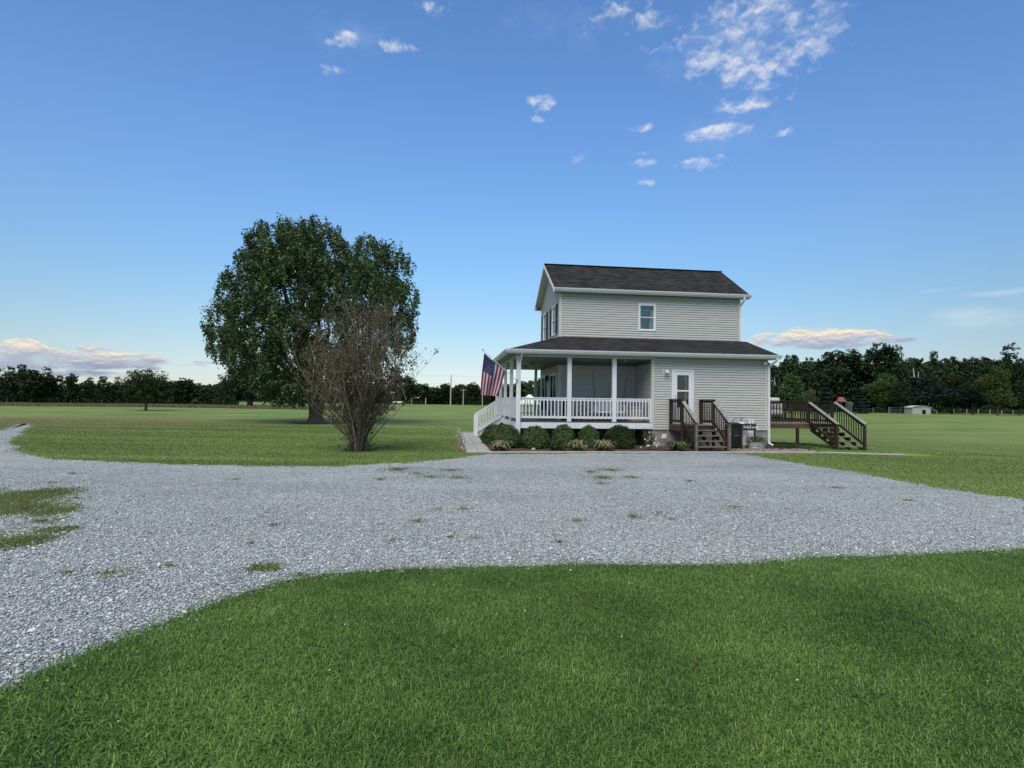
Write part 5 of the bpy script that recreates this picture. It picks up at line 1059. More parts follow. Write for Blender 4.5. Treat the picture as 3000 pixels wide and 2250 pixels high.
# generic background trees: crowns of unit height 10 m, base at 0
def broad(seed, w=4.2, nl=17, dens=1.0, leaf=.42, low=1.6, sparse=False):
    r_ = random.Random(seed); L = []
    for i in range(nl):
        a = r_.uniform(0, 6.28); z = r_.uniform(.28, .86)*10; q = w*(1-abs(z/10-.5)**1.7*1.7)*r_.uniform(.2, .75); rr = r_.uniform(.20, .36)*w; L.append((q*math.cos(a), q*math.sin(a), z, rr, rr, rr*.9))
    L.append((0, 0, 8.8, w*.30, w*.30, 1.2)); L.append((0, 0, 4.2, w*.62, w*.62, 2.4)); L.append((0, 0, 6.4, w*.5, w*.5, 2.2))
    return crown_mesh('crown', L, int((400 if sparse else 560)*dens), 15, .42, leaf, .66, .3, .8, zmin=low, sprig=True)
def conif(seed, w=2.6, leaf=.4):
    r_ = random.Random(seed); n = 6500; z = 10*(.05+.95*nr.random(n)**1.35); rad = w*(1-z/10)**.85; tier = .75+.25*np.cos(z*5.2); a = nr.uniform(0, 6.28, n); rr = rad*tier*(.45+.6*nr.random(n)**.5)*(1+.12*np.sin(a*5+z))
    C = np.stack([rr*np.cos(a), rr*np.sin(a), z-rr*.18], 1); Nn = np.stack([np.cos(a)*.5, np.sin(a)*.5, np.full(n, .8)], 1)+nr.normal(0, .5, (n, 3)); V, F = leaf_quads(C, Nn, leaf*nr.uniform(.5, 1.2, n), .5); return fast_mesh('crown', V, F)
def trunk_mesh(seed, r_=.22, top=6.5, forks=5):
    rr = random.Random(seed); mb = MB(); mb.tube([(0, 0, -.3), (0, 0, .2), (.05, 0, 2.2), (-.05, .05, 4.2), (.05, 0, top)], [r_*1.5, r_*1.1, r_*.95, r_*.7, r_*.3], 7)
    for i in range(forks): a = rr.uniform(0, 6.28); z = rr.uniform(1.9, 5.5); mb.tube([(0, 0, z), (1.0*math.cos(a), 1.0*math.sin(a), z+.9), (2.2*math.cos(a), 2.2*math.sin(a), z+2.4)], [r_*.5, r_*.3, r_*.1], 5)
    me = bpy.data.meshes.new('trunk'); me.from_pydata(mb.v, [], mb.f); me.materials.append(MT['bark']); return me
BR = [broad(i, w=w_) for i, w_ in enumerate((4.0, 3.6, 4.4, 3.4))]; SP = [broad(20, 3.8, 8, 1, .34, 2.2, True), broad(21, 3.2, 7, .9, .32, 2.4, True)]; CF = [conif(3), conif(4, 3.3)]
SM = [broad(31, 4.6, 12, 1.5, .30, 1.0), broad(32, 4.2, 12, 1.5, .30, 1.7)]
TR = [trunk_mesh(1), trunk_mesh(2, .16), trunk_mesh(3, .3)]
mcache = {}
def with_mat(me, key):
    k = (me.name, key)
    if k not in mcache: c = me.copy(); c.materials.clear(); c.materials.append(MT[key]); mcache[k] = c
    return mcache[k]
def bgtree(px, top, rpx, Y, mesh, mt, label, group, base=None, name='tree', cat='tree', trunk=0):
    b_ = at(px, 1180, Y); zb = float(h(b_.x, Y)) if base is None else base; zt = at(px, top, Y).z; hh = zt-zb
    o = thing(name, label, cat, (b_.x, Y, zb), rnd.uniform(0, 6.28), group); sz = hh/9.7; w = rpx/FPX*Y/3.3
    o.scale = (w, w, sz); c = link('crown', with_mat(mesh, mt), None, o); c.data = with_mat(mesh, mt); link('trunk', TR[trunk], None, o); return o
GW_ = 'trees of the dense wood beyond the right field'; GL_ = 'trees along the far edge of the left field'; GC_ = 'trees on the far side of the middle field'
right = [
 (2205, 1052, 50, 150, BR[0], 'l_dark', 'dark tree top showing just over the porch gutter at the right corner of the house'),
 (2318, 1040, 50, 148, BR[1], 'l_dark', 'round topped dark tree, first one standing clear right of the house'),
 (2372, 1050, 42, 152, BR[2], 'l_dark', 'dark tree with a low even top, second right of the house'),
 (2430, 1050, 40, 154, BR[3], 'l_dark', 'narrow dark tree rising between the spruce and the broad black tree'),
 (2484, 1027, 66, 146, BR[0], 'l_dark', 'broad ragged black green tree above the red swing set roof'),
 (2572, 1008, 62, 144, BR[2], 'l_dark', 'tallest dense dark tree in the middle of the right wood'),
 (2632, 1016, 38, 147, SP[0], 'l_maple', 'tall airy paler tree leaning out right of the tallest dark tree'),
 (2690, 1048, 44, 152, BR[1], 'l_dark', 'dark rounded tree behind the small weathered shed'),
 (2738, 1030, 30, 150, SP[1], 'l_dark', 'thin tree with a separate round tuft standing over its neighbours'),
 (2792, 1052, 48, 148, BR[3], 'l_dark', 'rounded dark tree sloping down to the gap in the wood'),
 (2872, 1048, 46, 150, BR[0], 'l_dark', 'dark rounded tree just right of the gap in the wood'),
 (2965, 1013, 56, 146, SP[0], 'l_dark', 'tall see through dark tree near the right edge of the photo'),
 (2930, 1060, 50, 156, BR[2], 'l_dark', 'dark tree behind the tall see through one at the right edge'),
 (3060, 1035, 60, 150, BR[1], 'l_dark', 'dark tree at the very right edge of the photo'),
 (2315, 1099, 44, 118, SM[0], 'l_box', 'rounded green tree in front of the wood right beside the house corner'),
 (2376, 1141, 20, 112, SM[1], 'l_light', 'small pale willow like tree left of the spruce'),
 (2518, 1143, 40, 122, CF[1], 'l_teal', 'low spreading blue green pine behind the swing set'),
 (2592, 1096, 46, 132, SM[1], 'l_box', 'mid green tree standing in front of the tallest dark tree'),
 (2640, 1120, 34, 128, SM[0], 'l_dark', 'dark bushy tree left of the small weathered shed'),
 (2706, 1104, 72, 130, SM[0], 'l_teal', 'wide blue green tree right behind the small weathered shed'),
 (2788, 1098, 48, 132, SM[1], 'l_olive', 'olive green tree below the gap in the wood'),
 (2850, 1118, 42, 126, SM[0], 'l_teal', 'round dark green tree with a bare trunk left of the yellow green tree'),
 (2922, 1078, 44, 120, SM[1], 'l_yel', 'yellow green young tree with a pale trunk at the edge of the right field'),
 (2986, 1124, 38, 126, SM[0], 'l_dark', 'low dark tree right of the yellow green young tree'),
 (3070, 1100, 60, 128, SM[0], 'l_box', 'green tree at the right border of the photo behind the fence')]
for a in right: bgtree(*a[:6], a[6], GW_)
sp_ = bgtree(2421, 1113, 44, 112, CF[0], 'l_teal', 'cone shaped blue green spruce behind the deck railing', None, name='spruce_tree')
left = [
 (-60, 1075, 60, 98, BR[0], 'l_dark', 'dark tree cut off by the left border of the photo'),
 (22, 1076, 38, 98, SP[0], 'l_dark', 'wispy tree at the left edge of the photo'),
 (60, 1068, 34, 101, SP[1], 'l_dark', 'wispy topped tree, tallest at the left edge'),
 (92, 1082, 44, 96, BR[1], 'l_olive', 'dense olive tree among the wispy ones at the left edge'),
 (132, 1079, 34, 99, SP[0], 'l_dark', 'feathery tree with a broken outline left of the flat topped one'),
 (172, 1100, 26, 100, SP[1], 'l_dark', 'small leaning tree left of the flat topped one'),
 (208, 1098, 24, 97, BR[3], 'l_dark', 'small flat topped tree alone against the low cloud'),
 (263, 1107, 26, 100, SP[0], 'l_dark', 'light crowned tree, first of three left of the lone lawn tree'),
 (300, 1103, 32, 98, SP[1], 'l_dark', 'light crowned tree, middle of three left of the lone lawn tree'),
 (343, 1106, 26, 101, SP[0], 'l_dark', 'light crowned tree, nearest of three to the lone lawn tree'),
 (532, 1108, 34, 104, BR[2], 'l_dark', 'round headed dark tree right of the lone lawn tree'),
 (578, 1122, 30, 106, BR[1], 'l_dark', 'low dark tree between the round headed tree and the maple'),
 (620, 1126, 32, 108, BR[0], 'l_olive', 'low olive tree half hidden by the left side of the maple')]
for a in left: bgtree(*a[:6], a[6], GL_)
mid_ = [
 (1182, 1100, 40, 150, BR[0], 'l_olive', 'olive dark tree partly behind the twiggy bush on its right side'),
 (1215, 1130, 30, 190, BR[1], 'l_dark', 'low dark tree just right of the twiggy bush'),
 (1247, 1126, 26, 195, BR[3], 'l_dark', 'pointed dark tree left of the tall utility pole'),
 (1284, 1132, 28, 198, BR[2], 'l_dark', 'low rounded tree left of the tall utility pole'),
 (1309, 1124, 28, 196, BR[0], 'l_dark', 'dark tree directly behind the tall utility pole'),
 (1340, 1128, 24, 194, BR[1], 'l_olive', 'dark tree between the two utility poles left of the flag'),
 (1387, 1121, 30, 188, BR[2], 'l_dark', 'rounded dark tree immediately left of the flag'),
 (1432, 1128, 30, 185, BR[3], 'l_olive', 'tree behind the bottom of the flag'),
 (1478, 1126, 30, 178, BR[0], 'l_dark', 'dark tree seen between the left porch posts'),
 (1530, 1116, 34, 168, BR[1], 'l_dark', 'dark tree seen through the porch right of the corner post'),
 (1572, 1108, 34, 160, BR[2], 'l_box', 'green tree seen through the porch beside the far post'),
 (1620, 1108, 36, 160, BR[0], 'l_dark', 'dark tree hidden behind the patio doors')]
for a in mid_[:-1]: bgtree(*a[:6], a[6], GC_)
# dense filling of the woods behind the single trees
def woods(name, pxa, pxb, Y, top, dep, n, leaf, mt, label, zf=lambda t: 0):
    px = nr.uniform(pxa, pxb, n); Yq = Y+nr.uniform(0, dep, n); X = (px-1500)/FPX*Yq; tp = np.array([at(float(a), top, float(b)).z for a, b in zip(px[:1], Yq[:1])])
    roll = -(px-1500)*.0131; topz = HC+((1174.5-roll*0+(px-1500)*.0131)-(top+10*np.sin(px*.045)+6*np.sin(px*.11+1)))/FPX*Yq; z = topz*nr.random(n)**1.15; z = np.maximum(z, .1)
    V, F = leaf_quads(np.stack([X, Yq, z], 1), nr.normal(size=(n, 3))+np.array([0, -.6, .5]), leaf*nr.uniform(.5, 1.3, n)); tag(link(name, fast_mesh(name, V, F), MT[mt]), label, 'woods', kind='stuff')
woods('woods', 2150, 3500, 142, 1064, 26, 60000, .9, 'l_dark', 'dense dark undergrowth filling the right wood behind its edge trees')
woods('hedgerow', -500, 700, 103, 1128, 12, 30000, .6, 'l_dark', 'dense dark hedgerow filling the far edge of the left field')
woods('far_woods', 620, 1640, 200, 1140, 20, 36000, .9, 'l_dark', 'low dark line of far woods across the middle of the view')
# lone lawn trees
def lone(px, base, top, rpx, mesh, mt, label, tr, w_=1.0, sz0=None):
    g0 = gp(px, base); o = bgtree(px, top, rpx, g0.y, mesh, mt, label, None, base=float(h(g0.x, g0.y)), trunk=tr); return o
LT = []
for px, py, r_ in ((427, 1128, 26), (400, 1135, 22), (455, 1132, 24), (385, 1150, 16), (475, 1145, 18), (410, 1105, 18), (440, 1103, 20), (430, 1155, 26), (478, 1120, 12), (490, 1128, 9), (400, 1160, 16), (460, 1158, 18)):
    Y_ = gp(427, 1203).y; p = at(px, py, Y_); g0 = gp(427, 1203); rr = 1.25*r_/FPX*Y_
    for d_ in (-.9, .9): LT.append((p.x-g0.x, d_*(.4+rnd.random()), p.z, rr, rr, rr*.8))
lt = thing('lawn_tree', 'small lone tree with layered branches on the left lawn', 'tree', gp(427, 1203)); link('crown', crown_mesh('crown', LT, 760, 18, .17, .2, .3, .3, .6, zmin=1.3), MT['l_olive'], lt)
mb = MB(); mb.tube([(0, 0, -.1), (0, 0, .4), (.02, 0, 1.4), (0, 0, 3)], [.2, .14, .13, .07], 8)
for L in LT: limb(mb, (0, 0, 1.5), L[:3], .06, .015, .1, 4, 5)
mb.build('trunk', MT['bark'], lt)
g0 = gp(732, 1194); Y_ = g0.y; DT = []
for px, py, r_ in ((732, 1120, 44), (690, 1130, 34), (775, 1125, 40), (655, 1145, 24), (720, 1090, 36), (800, 1140, 36), (700, 1160, 26), (760, 1160, 30), (830, 1120, 34)):
    p = at(px, py, Y_); rr = r_/FPX*Y_
    for d_ in (-1.5, 1.5): DT.append((p.x-g0.x, d_, p.z, rr, rr, rr))
dt = thing('tree', 'dark round tree farther back, half hidden behind the left side of the maple', 'tree', (g0.x, g0.y, float(h(g0.x, g0.y)))); link('crown', crown_mesh('crown', DT, 900, 16, .3, .36, .4, .3, 1, zmin=1.3), MT['l_dark'], dt)
mb = MB(); mb.tube([(0, 0, -.2), (0, 0, .15), (0, 0, .6), (0, 0, 2.6)], [1.0, .62, .5, .45], 10); mb.tube([(0, 0, 1.2), (-2, 0, 3.2)], [.3, .1], 6); mb.tube([(0, 0, 1.2), (2, 0, 3.2)], [.3, .1], 6); mb.build('trunk', MT['bark'], dt)

# the twiggy half bare bush
b0 = gp(1050, 1321); bu = thing('tall_bush', 'tall vase shaped bush of bare brown stems with few leaves on the left lawn', 'bush', b0); mb = MB(); tips = []
for i in range(84):
    a = rnd.uniform(0, 6.28); br = abs(rnd.gauss(0, .09))+.04; sp = rnd.betavariate(1.5, 1.2)*1.05; bx_, by_ = br*math.cos(a), br*math.sin(a)
    Hh = rnd.uniform(.72, 1.0)*5.25*(1-.36*sp**2.4)*(.95 if rnd.random() < .8 else .6); R_ = sp*2.25; 
    if rnd.random() < .06 and math.cos(a) > .3: R_ *= 1.35
    pts = []; n_ = 9; ph = rnd.uniform(0, 6.28); kx, ky = rnd.gauss(0, .10), rnd.gauss(0, .10)
    for j in range(n_+1):
        t_ = j/n_; rr = R_*(.9*t_**1.35+.22*math.sin(math.pi*t_)*t_); w_ = .07*math.sin(t_*6+ph)*t_
        pts.append(Vector((bx_+rr*math.cos(a)+w_+kx*t_*t_, by_+rr*math.sin(a)+w_*.6+ky*t_*t_, Hh*t_**.93)))
    r0 = rnd.uniform(.012, .032); mb.tube(pts, [max(.0045, r0*(1-j/n_)**.8) for j in range(n_+1)], 5)
    for _ in range(rnd.randint(6, 10)):
        j = rnd.randint(2, n_-1); p = pts[j].lerp(pts[min(n_, j+1)], rnd.random()); d = Vector((math.cos(a), math.sin(a), 0))*rnd.uniform(-.2, .6)+Vector((rnd.gauss(0, .45), rnd.gauss(0, .45), rnd.uniform(.5, 1.4))); L = rnd.uniform(.4, 1.15); d = d.normalized()*L
        q = p+d*.5+Vector((rnd.gauss(0, .04), rnd.gauss(0, .04), 0)); e = p+d+Vector((0, 0, .05)); mb.tube([p, q, e], [.0075, .005, .003], 4, False)
        tips += [q, e]
        for _ in range(3): s_ = p.lerp(e, rnd.uniform(.3, .9)); f_ = s_+Vector((rnd.gauss(0, .14), rnd.gauss(0, .14), rnd.uniform(.05, .28))); mb.tube([s_, f_], [.004, .0025], 3, False); tips.append(f_)
mb.build('stems', MT['twig'], bu)
Cn = []
for p in tips:
    for _ in range(rnd.choice((2, 4, 7, 9))): Cn.append((p.x+rnd.gauss(0, .05), p.y+rnd.gauss(0, .05), p.z+rnd.gauss(0, .06)))
for _ in range(1500): a = rnd.uniform(0, 6.28); r_ = abs(rnd.gauss(.0, .24)); z = rnd.random()**1.4*1.15; Cn.append((r_*math.cos(a)*(1+z*.3)-.05, r_*math.sin(a), z))
Cn = np.array(Cn); V, F = leaf_quads(Cn, nr.normal(size=Cn.shape)+np.array([0, 0, .4]), nr.uniform(.04, .11, len(Cn))); link('leaves', fast_mesh('leaves', V, F), MT['l_twig'], bu)
strip('bush_earth', [(b0.x+.6*math.cos(a)*rnd.uniform(.8, 1.2), b0.y+.45*math.sin(a)*rnd.uniform(.8, 1.2)) for a in np.arange(0, 6.28, .4)], MT['mulch'], .012)

# boxwoods along the porch
def boxwood(x, y, rx, ry, hz, n, label, mt='l_box'):
    o = thing('boxwood', label, 'shrub', hw(x, y, GZ), PSI, 'clipped round boxwoods in front of the porch')
    d = nr.normal(size=(n, 3)); d /= np.linalg.norm(d, axis=1, keepdims=True); d[:, 2] = np.abs(d[:, 2])*1.0-.12*(nr.random(n) < .4); f = 1+.045*np.sin(d[:, 0]*9+x)*np.sin(d[:, 1]*8+d[:, 2]*7)+nr.normal(0, .022, n)
    rr = (1-.16*nr.random(n)**2)*f; zz = .16*hz+d[:, 2]*rr*hz*.84
    C = np.stack([d[:, 0]*rr*rx*(1-.1*(d[:, 2] < .1)), d[:, 1]*rr*ry, zz], 1); V, F = leaf_quads(C, d*1.0+nr.normal(0, .6, (n, 3)), nr.uniform(.03, .07, n)); link('foliage', fast_mesh('foliage', V, F), MT[mt], o)
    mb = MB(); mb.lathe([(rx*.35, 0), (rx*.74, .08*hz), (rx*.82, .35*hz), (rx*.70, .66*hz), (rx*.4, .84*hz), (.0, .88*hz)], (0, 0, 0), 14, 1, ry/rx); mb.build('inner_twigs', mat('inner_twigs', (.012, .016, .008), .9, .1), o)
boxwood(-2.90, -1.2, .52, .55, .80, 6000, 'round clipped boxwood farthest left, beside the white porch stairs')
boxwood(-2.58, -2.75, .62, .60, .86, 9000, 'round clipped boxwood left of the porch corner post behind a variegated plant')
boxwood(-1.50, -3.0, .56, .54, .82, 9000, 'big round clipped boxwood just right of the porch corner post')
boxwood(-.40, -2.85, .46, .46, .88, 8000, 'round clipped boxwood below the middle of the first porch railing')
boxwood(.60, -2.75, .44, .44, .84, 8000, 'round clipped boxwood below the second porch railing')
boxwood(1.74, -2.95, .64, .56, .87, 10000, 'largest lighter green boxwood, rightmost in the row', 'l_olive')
def hosta(x, y, r_, hz, n, mt, label, name='hosta'):
    o = thing(name, label, 'plant', hw(x, y, GZ), PSI, 'low leafy plants in the porch bed'); mb = MB()
    for i in range(n):
        a = rnd.uniform(0, 6.28); L = r_*rnd.uniform(.6, 1.1); H_ = hz*rnd.uniform(.5, 1.1); w_ = rnd.uniform(.02, .04); pr = None; s0 = Vector((rnd.gauss(0, .07), rnd.gauss(0, .07), 0)); sd_ = Vector((-math.sin(a), math.cos(a), 0)); vs = []
        for t_, ww in ((0, .3), (.35, .7), (.7, 1), (1, .05)): p = s0+Vector((math.cos(a)*L*t_, math.sin(a)*L*t_, H_*math.sin(t_*2.5)/1.0)); vs += [p-sd_*w_*ww, p+sd_*w_*ww]
        mb.add(vs, [(0, 1, 3, 2), (2, 3, 5, 4), (4, 5, 7, 6)])
    mb.build('leaves', MT[mt], o)
hosta(-2.92, -4.1, .42, .34, 150, 'l_host', 'bushy cream and green plant at the left end of the porch bed')
hosta(-.13, -4.0, .40, .36, 150, 'l_host', 'cream and green plant, left one of a pair before the middle boxwoods')
hosta(.82, -4.0, .42, .36, 160, 'l_host', 'cream and green plant, right one of a pair before the middle boxwoods')
hosta(3.55, -4.1, .48, .34, 190, 'l_hostg', 'wide green hosta with pale leaf edges left of the entry steps')
hosta(-.95, -4.0, .22, .30, 90, 'l_olive', 'small leafy green perennial between the first two boxwoods', 'perennial')
hosta(-.72, -4.2, .16, .18, 60, 'l_olive', 'tiny yellow green plant at the edge of the porch bed', 'perennial')
rs = thing('rose_bush', 'small loose rose bush with white flowers at the right end of the porch', 'plant', hw(2.62, -3.75, GZ), PSI); mb = MB(); ts = []
for i in range(16): a = rnd.uniform(0, 6.28); e = Vector((math.cos(a)*rnd.uniform(.05, .3), math.sin(a)*.2, rnd.uniform(.3, .78))); limb(mb, (0, 0, 0), e, .008, .003, .3, 4, 4); ts += [Vector((0, 0, 0)).lerp(e, k) for k in (.5, .7, .85, 1)]
mb.tube([(0, 0, .4), (.02, 0, .9), (.0, 0, 1.12)], .005, 4); mb.build('stems', MT['twig'], rs)
Cn = np.array([(p.x+rnd.gauss(0, .06), p.y+rnd.gauss(0, .06), max(.03, p.z+rnd.gauss(0, .05))) for p in ts for _ in range(10)]); V, F = leaf_quads(Cn, nr.normal(size=Cn.shape)+np.array([0, 0, .5]), nr.uniform(.03, .06, len(Cn))); link('leaves', fast_mesh('leaves', V, F), MT['l_box'], rs)
for i in range(24):
    p = Vector((rnd.gauss(0, .17), -.12+rnd.gauss(0, .05), rnd.uniform(.12, .72))) if i > 3 else Vector((rnd.uniform(.05, .3), -.2, rnd.uniform(.15, .35))); mb = MB(); r_ = rnd.uniform(.02, .038)*(1.5 if i < 3 else 1)
    for k in range(5): a = k*1.2566+rnd.random(); c_ = p+Vector((math.cos(a), -.3, math.sin(a)))*r_*.6; u_ = Vector((math.cos(a), 0, math.sin(a)))*r_*.6; w_ = Vector((-math.sin(a), -.3, math.cos(a)))*r_*.5; mb.add([c_-u_, c_+w_, c_+u_, c_-w_], [(0, 1, 2, 3)])
    mb.build('flower', MT['petal'], rs)
lowp = thing('ground_shrub', 'low dark reddish ground cover plant by the downspout at the right corner of the house', 'plant', hw(8.9, -2.3, GZ-.03), PSI)
n = 2600; x_ = nr.normal(.15, .55, n); y_ = nr.normal(-.1, .5, n); z_ = np.abs(nr.normal(0, .09, n))+.02; C = np.stack([x_, y_, z_], 1); V, F = leaf_quads(C, nr.normal(0, .6, (n, 3))+np.array([0, 0, 1]), nr.uniform(.03, .06, n)); link('leaves', fast_mesh('leaves', V, F), leafmat('reddish_leaves', [(.02, .03, .012), (.035, .05, .018), (.06, .07, .03), (.10, .05, .035)]), lowp)

# ------------------------------------------------------------------ far field furniture
def pole(px, top, base, Y, label, r_=.14, arm=None, cross=False):
    b_ = at(px, 1180, Y); zb = float(h(b_.x, Y)); zt = at(px, top, Y).z; o = thing('utility_pole', label, 'pole', (b_.x, Y, zb), 0, 'utility poles in the middle field'); mm = MB(); mm.tube([(0, 0, -.3), (.0, 0, (zt-zb)*.5), (.04, 0, zt-zb)], [r_, r_*.85, r_*.6], 8); mm.build('shaft', MT['pale'], o)
    if cross: mm = MB(); mm.box(-1.1, -.06, zt-zb-.35, 1.1, .06, zt-zb-.22); mm.build('crossarm', MT['pale'], o)
    if arm: mm = MB(); mm.tube([(0, 0, zt-zb-.4), (arm*.7, 0, zt-zb-.1), (arm, 0, zt-zb-.2)], .05, 6); mm.build('lamp_arm', MT['metal'], o); mm = MB(); mm.lathe([(.1, .15), (.35, 0), (.3, -.12), (.0, -.14)], (arm, 0, zt-zb-.25), 10); mm.build('lamp_head', MT['white'], o)
    return Vector((b_.x, Y, zt))
pA = pole(1320, 1099, 1190, 150, 'tallest wooden utility pole rising above the far trees', .19)
pB = pole(1357, 1140, 1188, 175, 'wooden utility pole with a crossarm right of the tallest pole', .17, None, True)
pC = pole(1413, 1140, 1186, 178, 'wooden utility pole below the bottom edge of the flag', .17)
pD = pole(1247, 1165, 1186, 185, 'short utility pole left of the tallest pole', .2)
pE = pole(1206, 1163, 1184, 185, 'short pole with a white yard lamp near the twiggy bush', .12, 2.2)
wl = MB()
for z_ in (0, -2.2): wl.tube([pA+Vector((-70, 30, 1.5+z_)), pA+Vector((-30, 12, -.1+z_)), pA+Vector((0, 0, -.2+z_))], .02, 4); wl.tube([pA+Vector((0, 0, -.2+z_)), pA+Vector((12, 8, -.2+z_)), pA+Vector((40, 20, .6+z_))], .02, 4)
tag(wl.build('overhead_wires', MT['metal']), 'thin overhead wires strung past the tallest utility pole', 'wires')
# white shelter seen through the porch
gc = at(1551, 1185, 73); sh = thing('garden_shelter', 'small white garden shelter with a peaked roof seen through the porch railing', 'shelter', (gc.x, 73, 0)); zt = at(1551, 1156, 73).z; ze = at(1551, 1181, 73).z
mm = MB(); s = 1.5; mm.add([(-s, -s, ze), (s, -s, ze), (s, s, ze), (-s, s, ze), (-.12, -.12, zt), (.12, -.12, zt), (.12, .12, zt), (-.12, .12, zt)], [(0, 1, 5, 4), (1, 2, 6, 5), (2, 3, 7, 6), (3, 0, 4, 7), (4, 5, 6, 7), (3, 2, 1, 0)]); mm.build('roof', MT['white'], sh)
mm = MB(); mm.box(-s, -s-.02, ze-.2, s, -s+.02, ze-.01).box(-s-.02, -s+.02, ze-.2, -s+.02, s, ze-.01).box(s-.02, -s+.02, ze-.2, s+.02, s, ze-.01); mm.build('valance', MT['white'], sh)
for x_ in (-s+.1, s-.1):
    for y_ in (-s+.1, s-.1): mm = MB(); mm.box(x_-.05, y_-.05, 0, x_+.05, y_+.05, ze-.2); mm.build('leg', MT['white'], sh)
# white car far away
cx_ = at(1168, 1184, 196); car = thing('parked_car', 'tiny white car far away at the field edge right of the twiggy bush', 'car', (cx_.x, 196, float(h(cx_.x, 196))))
mm = MB(); mm.prism([(-2.1, -.8, .35), (2.1, -.8, .35), (2.15, -.8, .8), (1.3, -.8, .95), (-1.9, -.8, .98), (-2.1, -.8, .8)], (0, 1.6, 0)); mm.build('body', MT['white'], car, bevel=.08)
mm = MB(); mm.prism([(-1.8, -.7, .96), (1.0, -.7, .94), (.45, -.7, 1.42), (-1.3, -.7, 1.42)], (0, 1.4, 0)); mm.build('cabin', MT['dark'], car, bevel=.05)
for x_ in (-1.3, 1.35):
    for y_ in (-.82, .62): mm = MB(); mm.tube([(x_, y_, .33), (x_, y_+.2, .33)], .33, 14); mm.build('wheel', MT['black'], car)
# fence on the right field
xs_ = [2504, 2531, 2558, 2582, 2608, 2766, 2795, 2832, 2866, 2900, 2934, 2968, 3002, 3040, 3080]; fpts = []
for i, px in enumerate(xs_):
    Y_ = 134 if px < 2700 else 137; b_ = at(px, 1200, Y_); fpts.append(Vector((b_.x, Y_, float(h(b_.x, Y_)))))
fen = thing('field_fence', 'long fence of weathered posts and wire along the edge of the right field', 'fence', fpts[0])
for p in fpts: q = p-fpts[0]; mm = MB(); hh = rnd.uniform(1.15, 1.4); l_ = rnd.gauss(0, .05); mm.tube([(q.x, q.y, q.z-.2), (q.x+l_, q.y, q.z+hh)], [.11, .09], 6); mm.build('post', MT['pale'], fen)
mm = MB()
for z_ in (.35, .7, 1.1): mm.tube([p-fpts[0]+Vector((0, -.1, z_)) for p in fpts], .018, 4)
mm.build('wire', MT['metal'], fen)
# pipe gate panels left of the shed
ga = at(2642, 1200, 128); gt = thing('pipe_gate', 'grey pipe rail gate panels left of the small weathered shed', 'gate', (ga.x, 128, float(h(ga.x, 128))))
for x_ in (-3.0, -.3, 2.0): mm = MB(); mm.tube([(x_, 0, 0), (x_, 0, 1.5)], .06, 6); mm.build('post', MT['pale'], gt)
mm = MB()
for z_ in (.35, .7, 1.0, 1.35): mm.tube([(-3, 0, z_), (-.3, 0, z_)], .035, 5).tube([(-.3, 0, z_-.05), (2.0, 0, z_-.1)], .035, 5)
mm.build('rails', MT['metal'], gt)
# weathered shed
sc_ = at(2700, 1210, 124); sd_ = thing('small_shed', 'low weathered grey board shed with a pale curved tin roof in the right field', 'shed', (sc_.x, 124, float(h(sc_.x, 124)))); wz = 1.45
mm = MB(); mm.box(-2.1, 0, 0, .15, .06, wz-.1).box(.95, 0, 0, 2.1, .06, wz).box(.15, 0, .95, .95, .06, wz).box(-2.1, .06, 0, -2.04, 2.5, wz).box(2.04, .06, 0, 2.1, 2.5, wz).box(-2.1, 2.5, 0, 2.1, 2.56, wz).prism([(-2.1, .001, wz), (2.1, .001, wz), (1.2, .001, wz+.3), (-.6, .001, wz+.42), (-1.6, .001, wz+.25)], (0, .05, 0)); mm.build('wall', MT['tin'], sd_)
mm = MB(); pr = [(-2.3, wz-.02), (-1.6, wz+.26), (-.6, wz+.43), (.4, wz+.42), (1.3, wz+.30), (2.3, wz-.02)]
for (a, b), (c, d) in zip(pr[:-1], pr[1:]): mm.prism([(a, -.2, b), (c, -.2, d), (c, -.2, d+.05), (a, -.2, b+.05)], (0, 2.9, 0))
mm.build('roof', mat('pale_tin', (.5, .51, .54), .5, .4), sd_); mm = MB(); mm.bar((2.1, .2, wz), (3.6, .2, .75), .06, .06).bar((3.6, .2, .75), (3.6, .2, 0), .08, .08); mm.build('lean_to', MT['tin'], sd_)
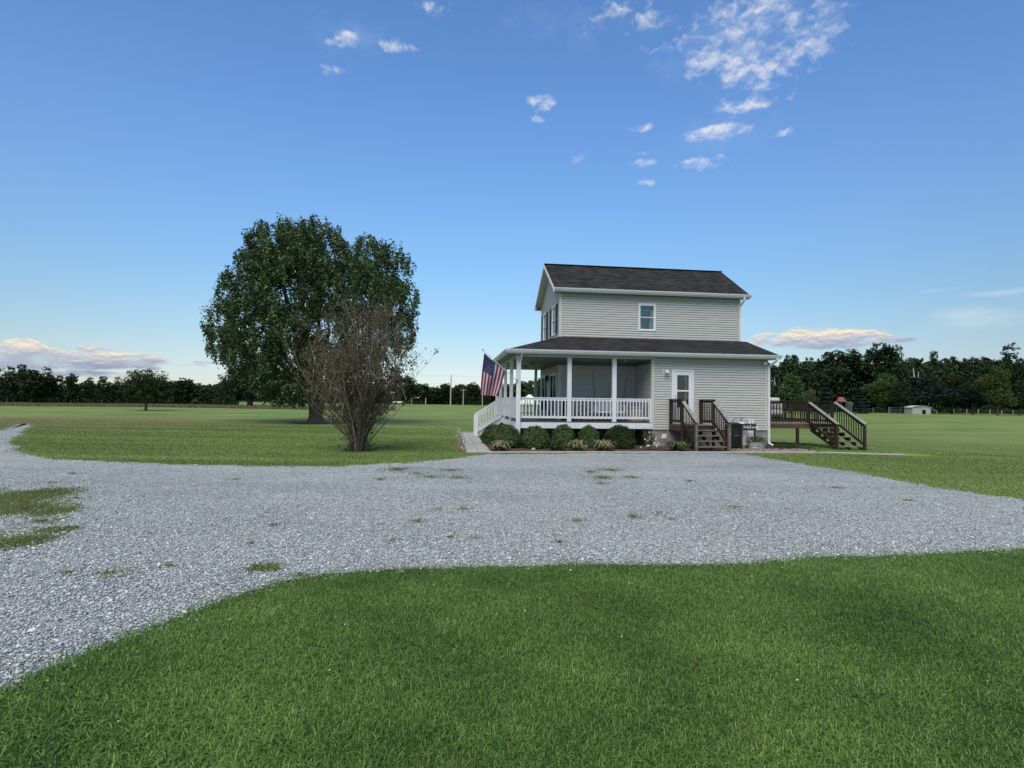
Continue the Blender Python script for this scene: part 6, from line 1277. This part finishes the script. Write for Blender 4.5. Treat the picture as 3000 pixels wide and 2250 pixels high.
# swing set
wc = at(2476, 1200, 104); ss = thing('swing_set', 'childrens play swing set with a red canvas canopy behind the deck stairs', 'swing set', (wc.x, 104, float(h(wc.x, 104)))); gm = mat('green_metal', (.10, .14, .11), .5)
zt = at(2460, 1162, 104).z; zc = zt-.85
mm = MB(); mm.prism([(-1.4, -.5, zc), (-.25, -.5, zc), (-.45, .0, zt), (-1.2, 0, zt)], (0, .02, 0)); mm.add([(-1.5, -.55, zc), (-.1, -.55, zc), (-.4, 0, zt), (-1.2, 0, zt), (-1.5, .55, zc), (-.1, .55, zc)], [(0, 1, 2, 3), (3, 2, 5, 4), (1, 5, 2), (0, 3, 4)]); mm.build('canopy', MT['red'], ss)
mm = MB(); mm.tube([(-1.4, 0, zc-.02), (1.3, 0, zc-.05)], .045, 6); mm.build('top_bar', gm, ss)
for a in ((-1.4, -.7), (-1.4, .7), (1.3, -.7), (1.3, .7)): mm = MB(); mm.tube([(a[0], 0, zc-.03), (a[0]+(.35 if a[0] > 0 else -.1)*(1 if a[1] > 0 else -1.6), a[1], 0)], .045, 6); mm.build('leg', gm, ss)
for x_ in (.2, .75): mm = MB(); mm.tube([(x_, 0, zc-.04), (x_, 0, .5)], .015, 4).tube([(x_+.35, 0, zc-.04), (x_+.35, 0, .5)], .015, 4).box(x_-.02, -.12, .46, x_+.37, .12, .5); mm.build('swing', MT['cush'], ss)
mm = MB(); mm.box(.2, -.2, .42, 2.1, .1, .48).box(.3, -.15, 0, .38, .05, .42).box(1.9, -.15, 0, 1.98, .05, .42); mm.build('bench_beam', gm, ss)
# bleached dead trunks
sn = at(2662, 1100, 138); o = thing('dead_tree', 'bleached dead forked trunk standing among the dark trees above the shed', 'tree', (sn.x, 136, float(h(sn.x, 136)))); z1 = at(2662, 1078, 136).z
mm = MB(); mm.tube([(0, 0, 0), (.2, 0, z1*.6), (-.3, 0, z1)], [.35, .28, .1], 7).tube([(.2, 0, z1*.55), (.9, 0, z1*.75), (1.0, 0, z1*.92)], [.2, .15, .08], 6); mm.build('trunk', MT['pale'], o)
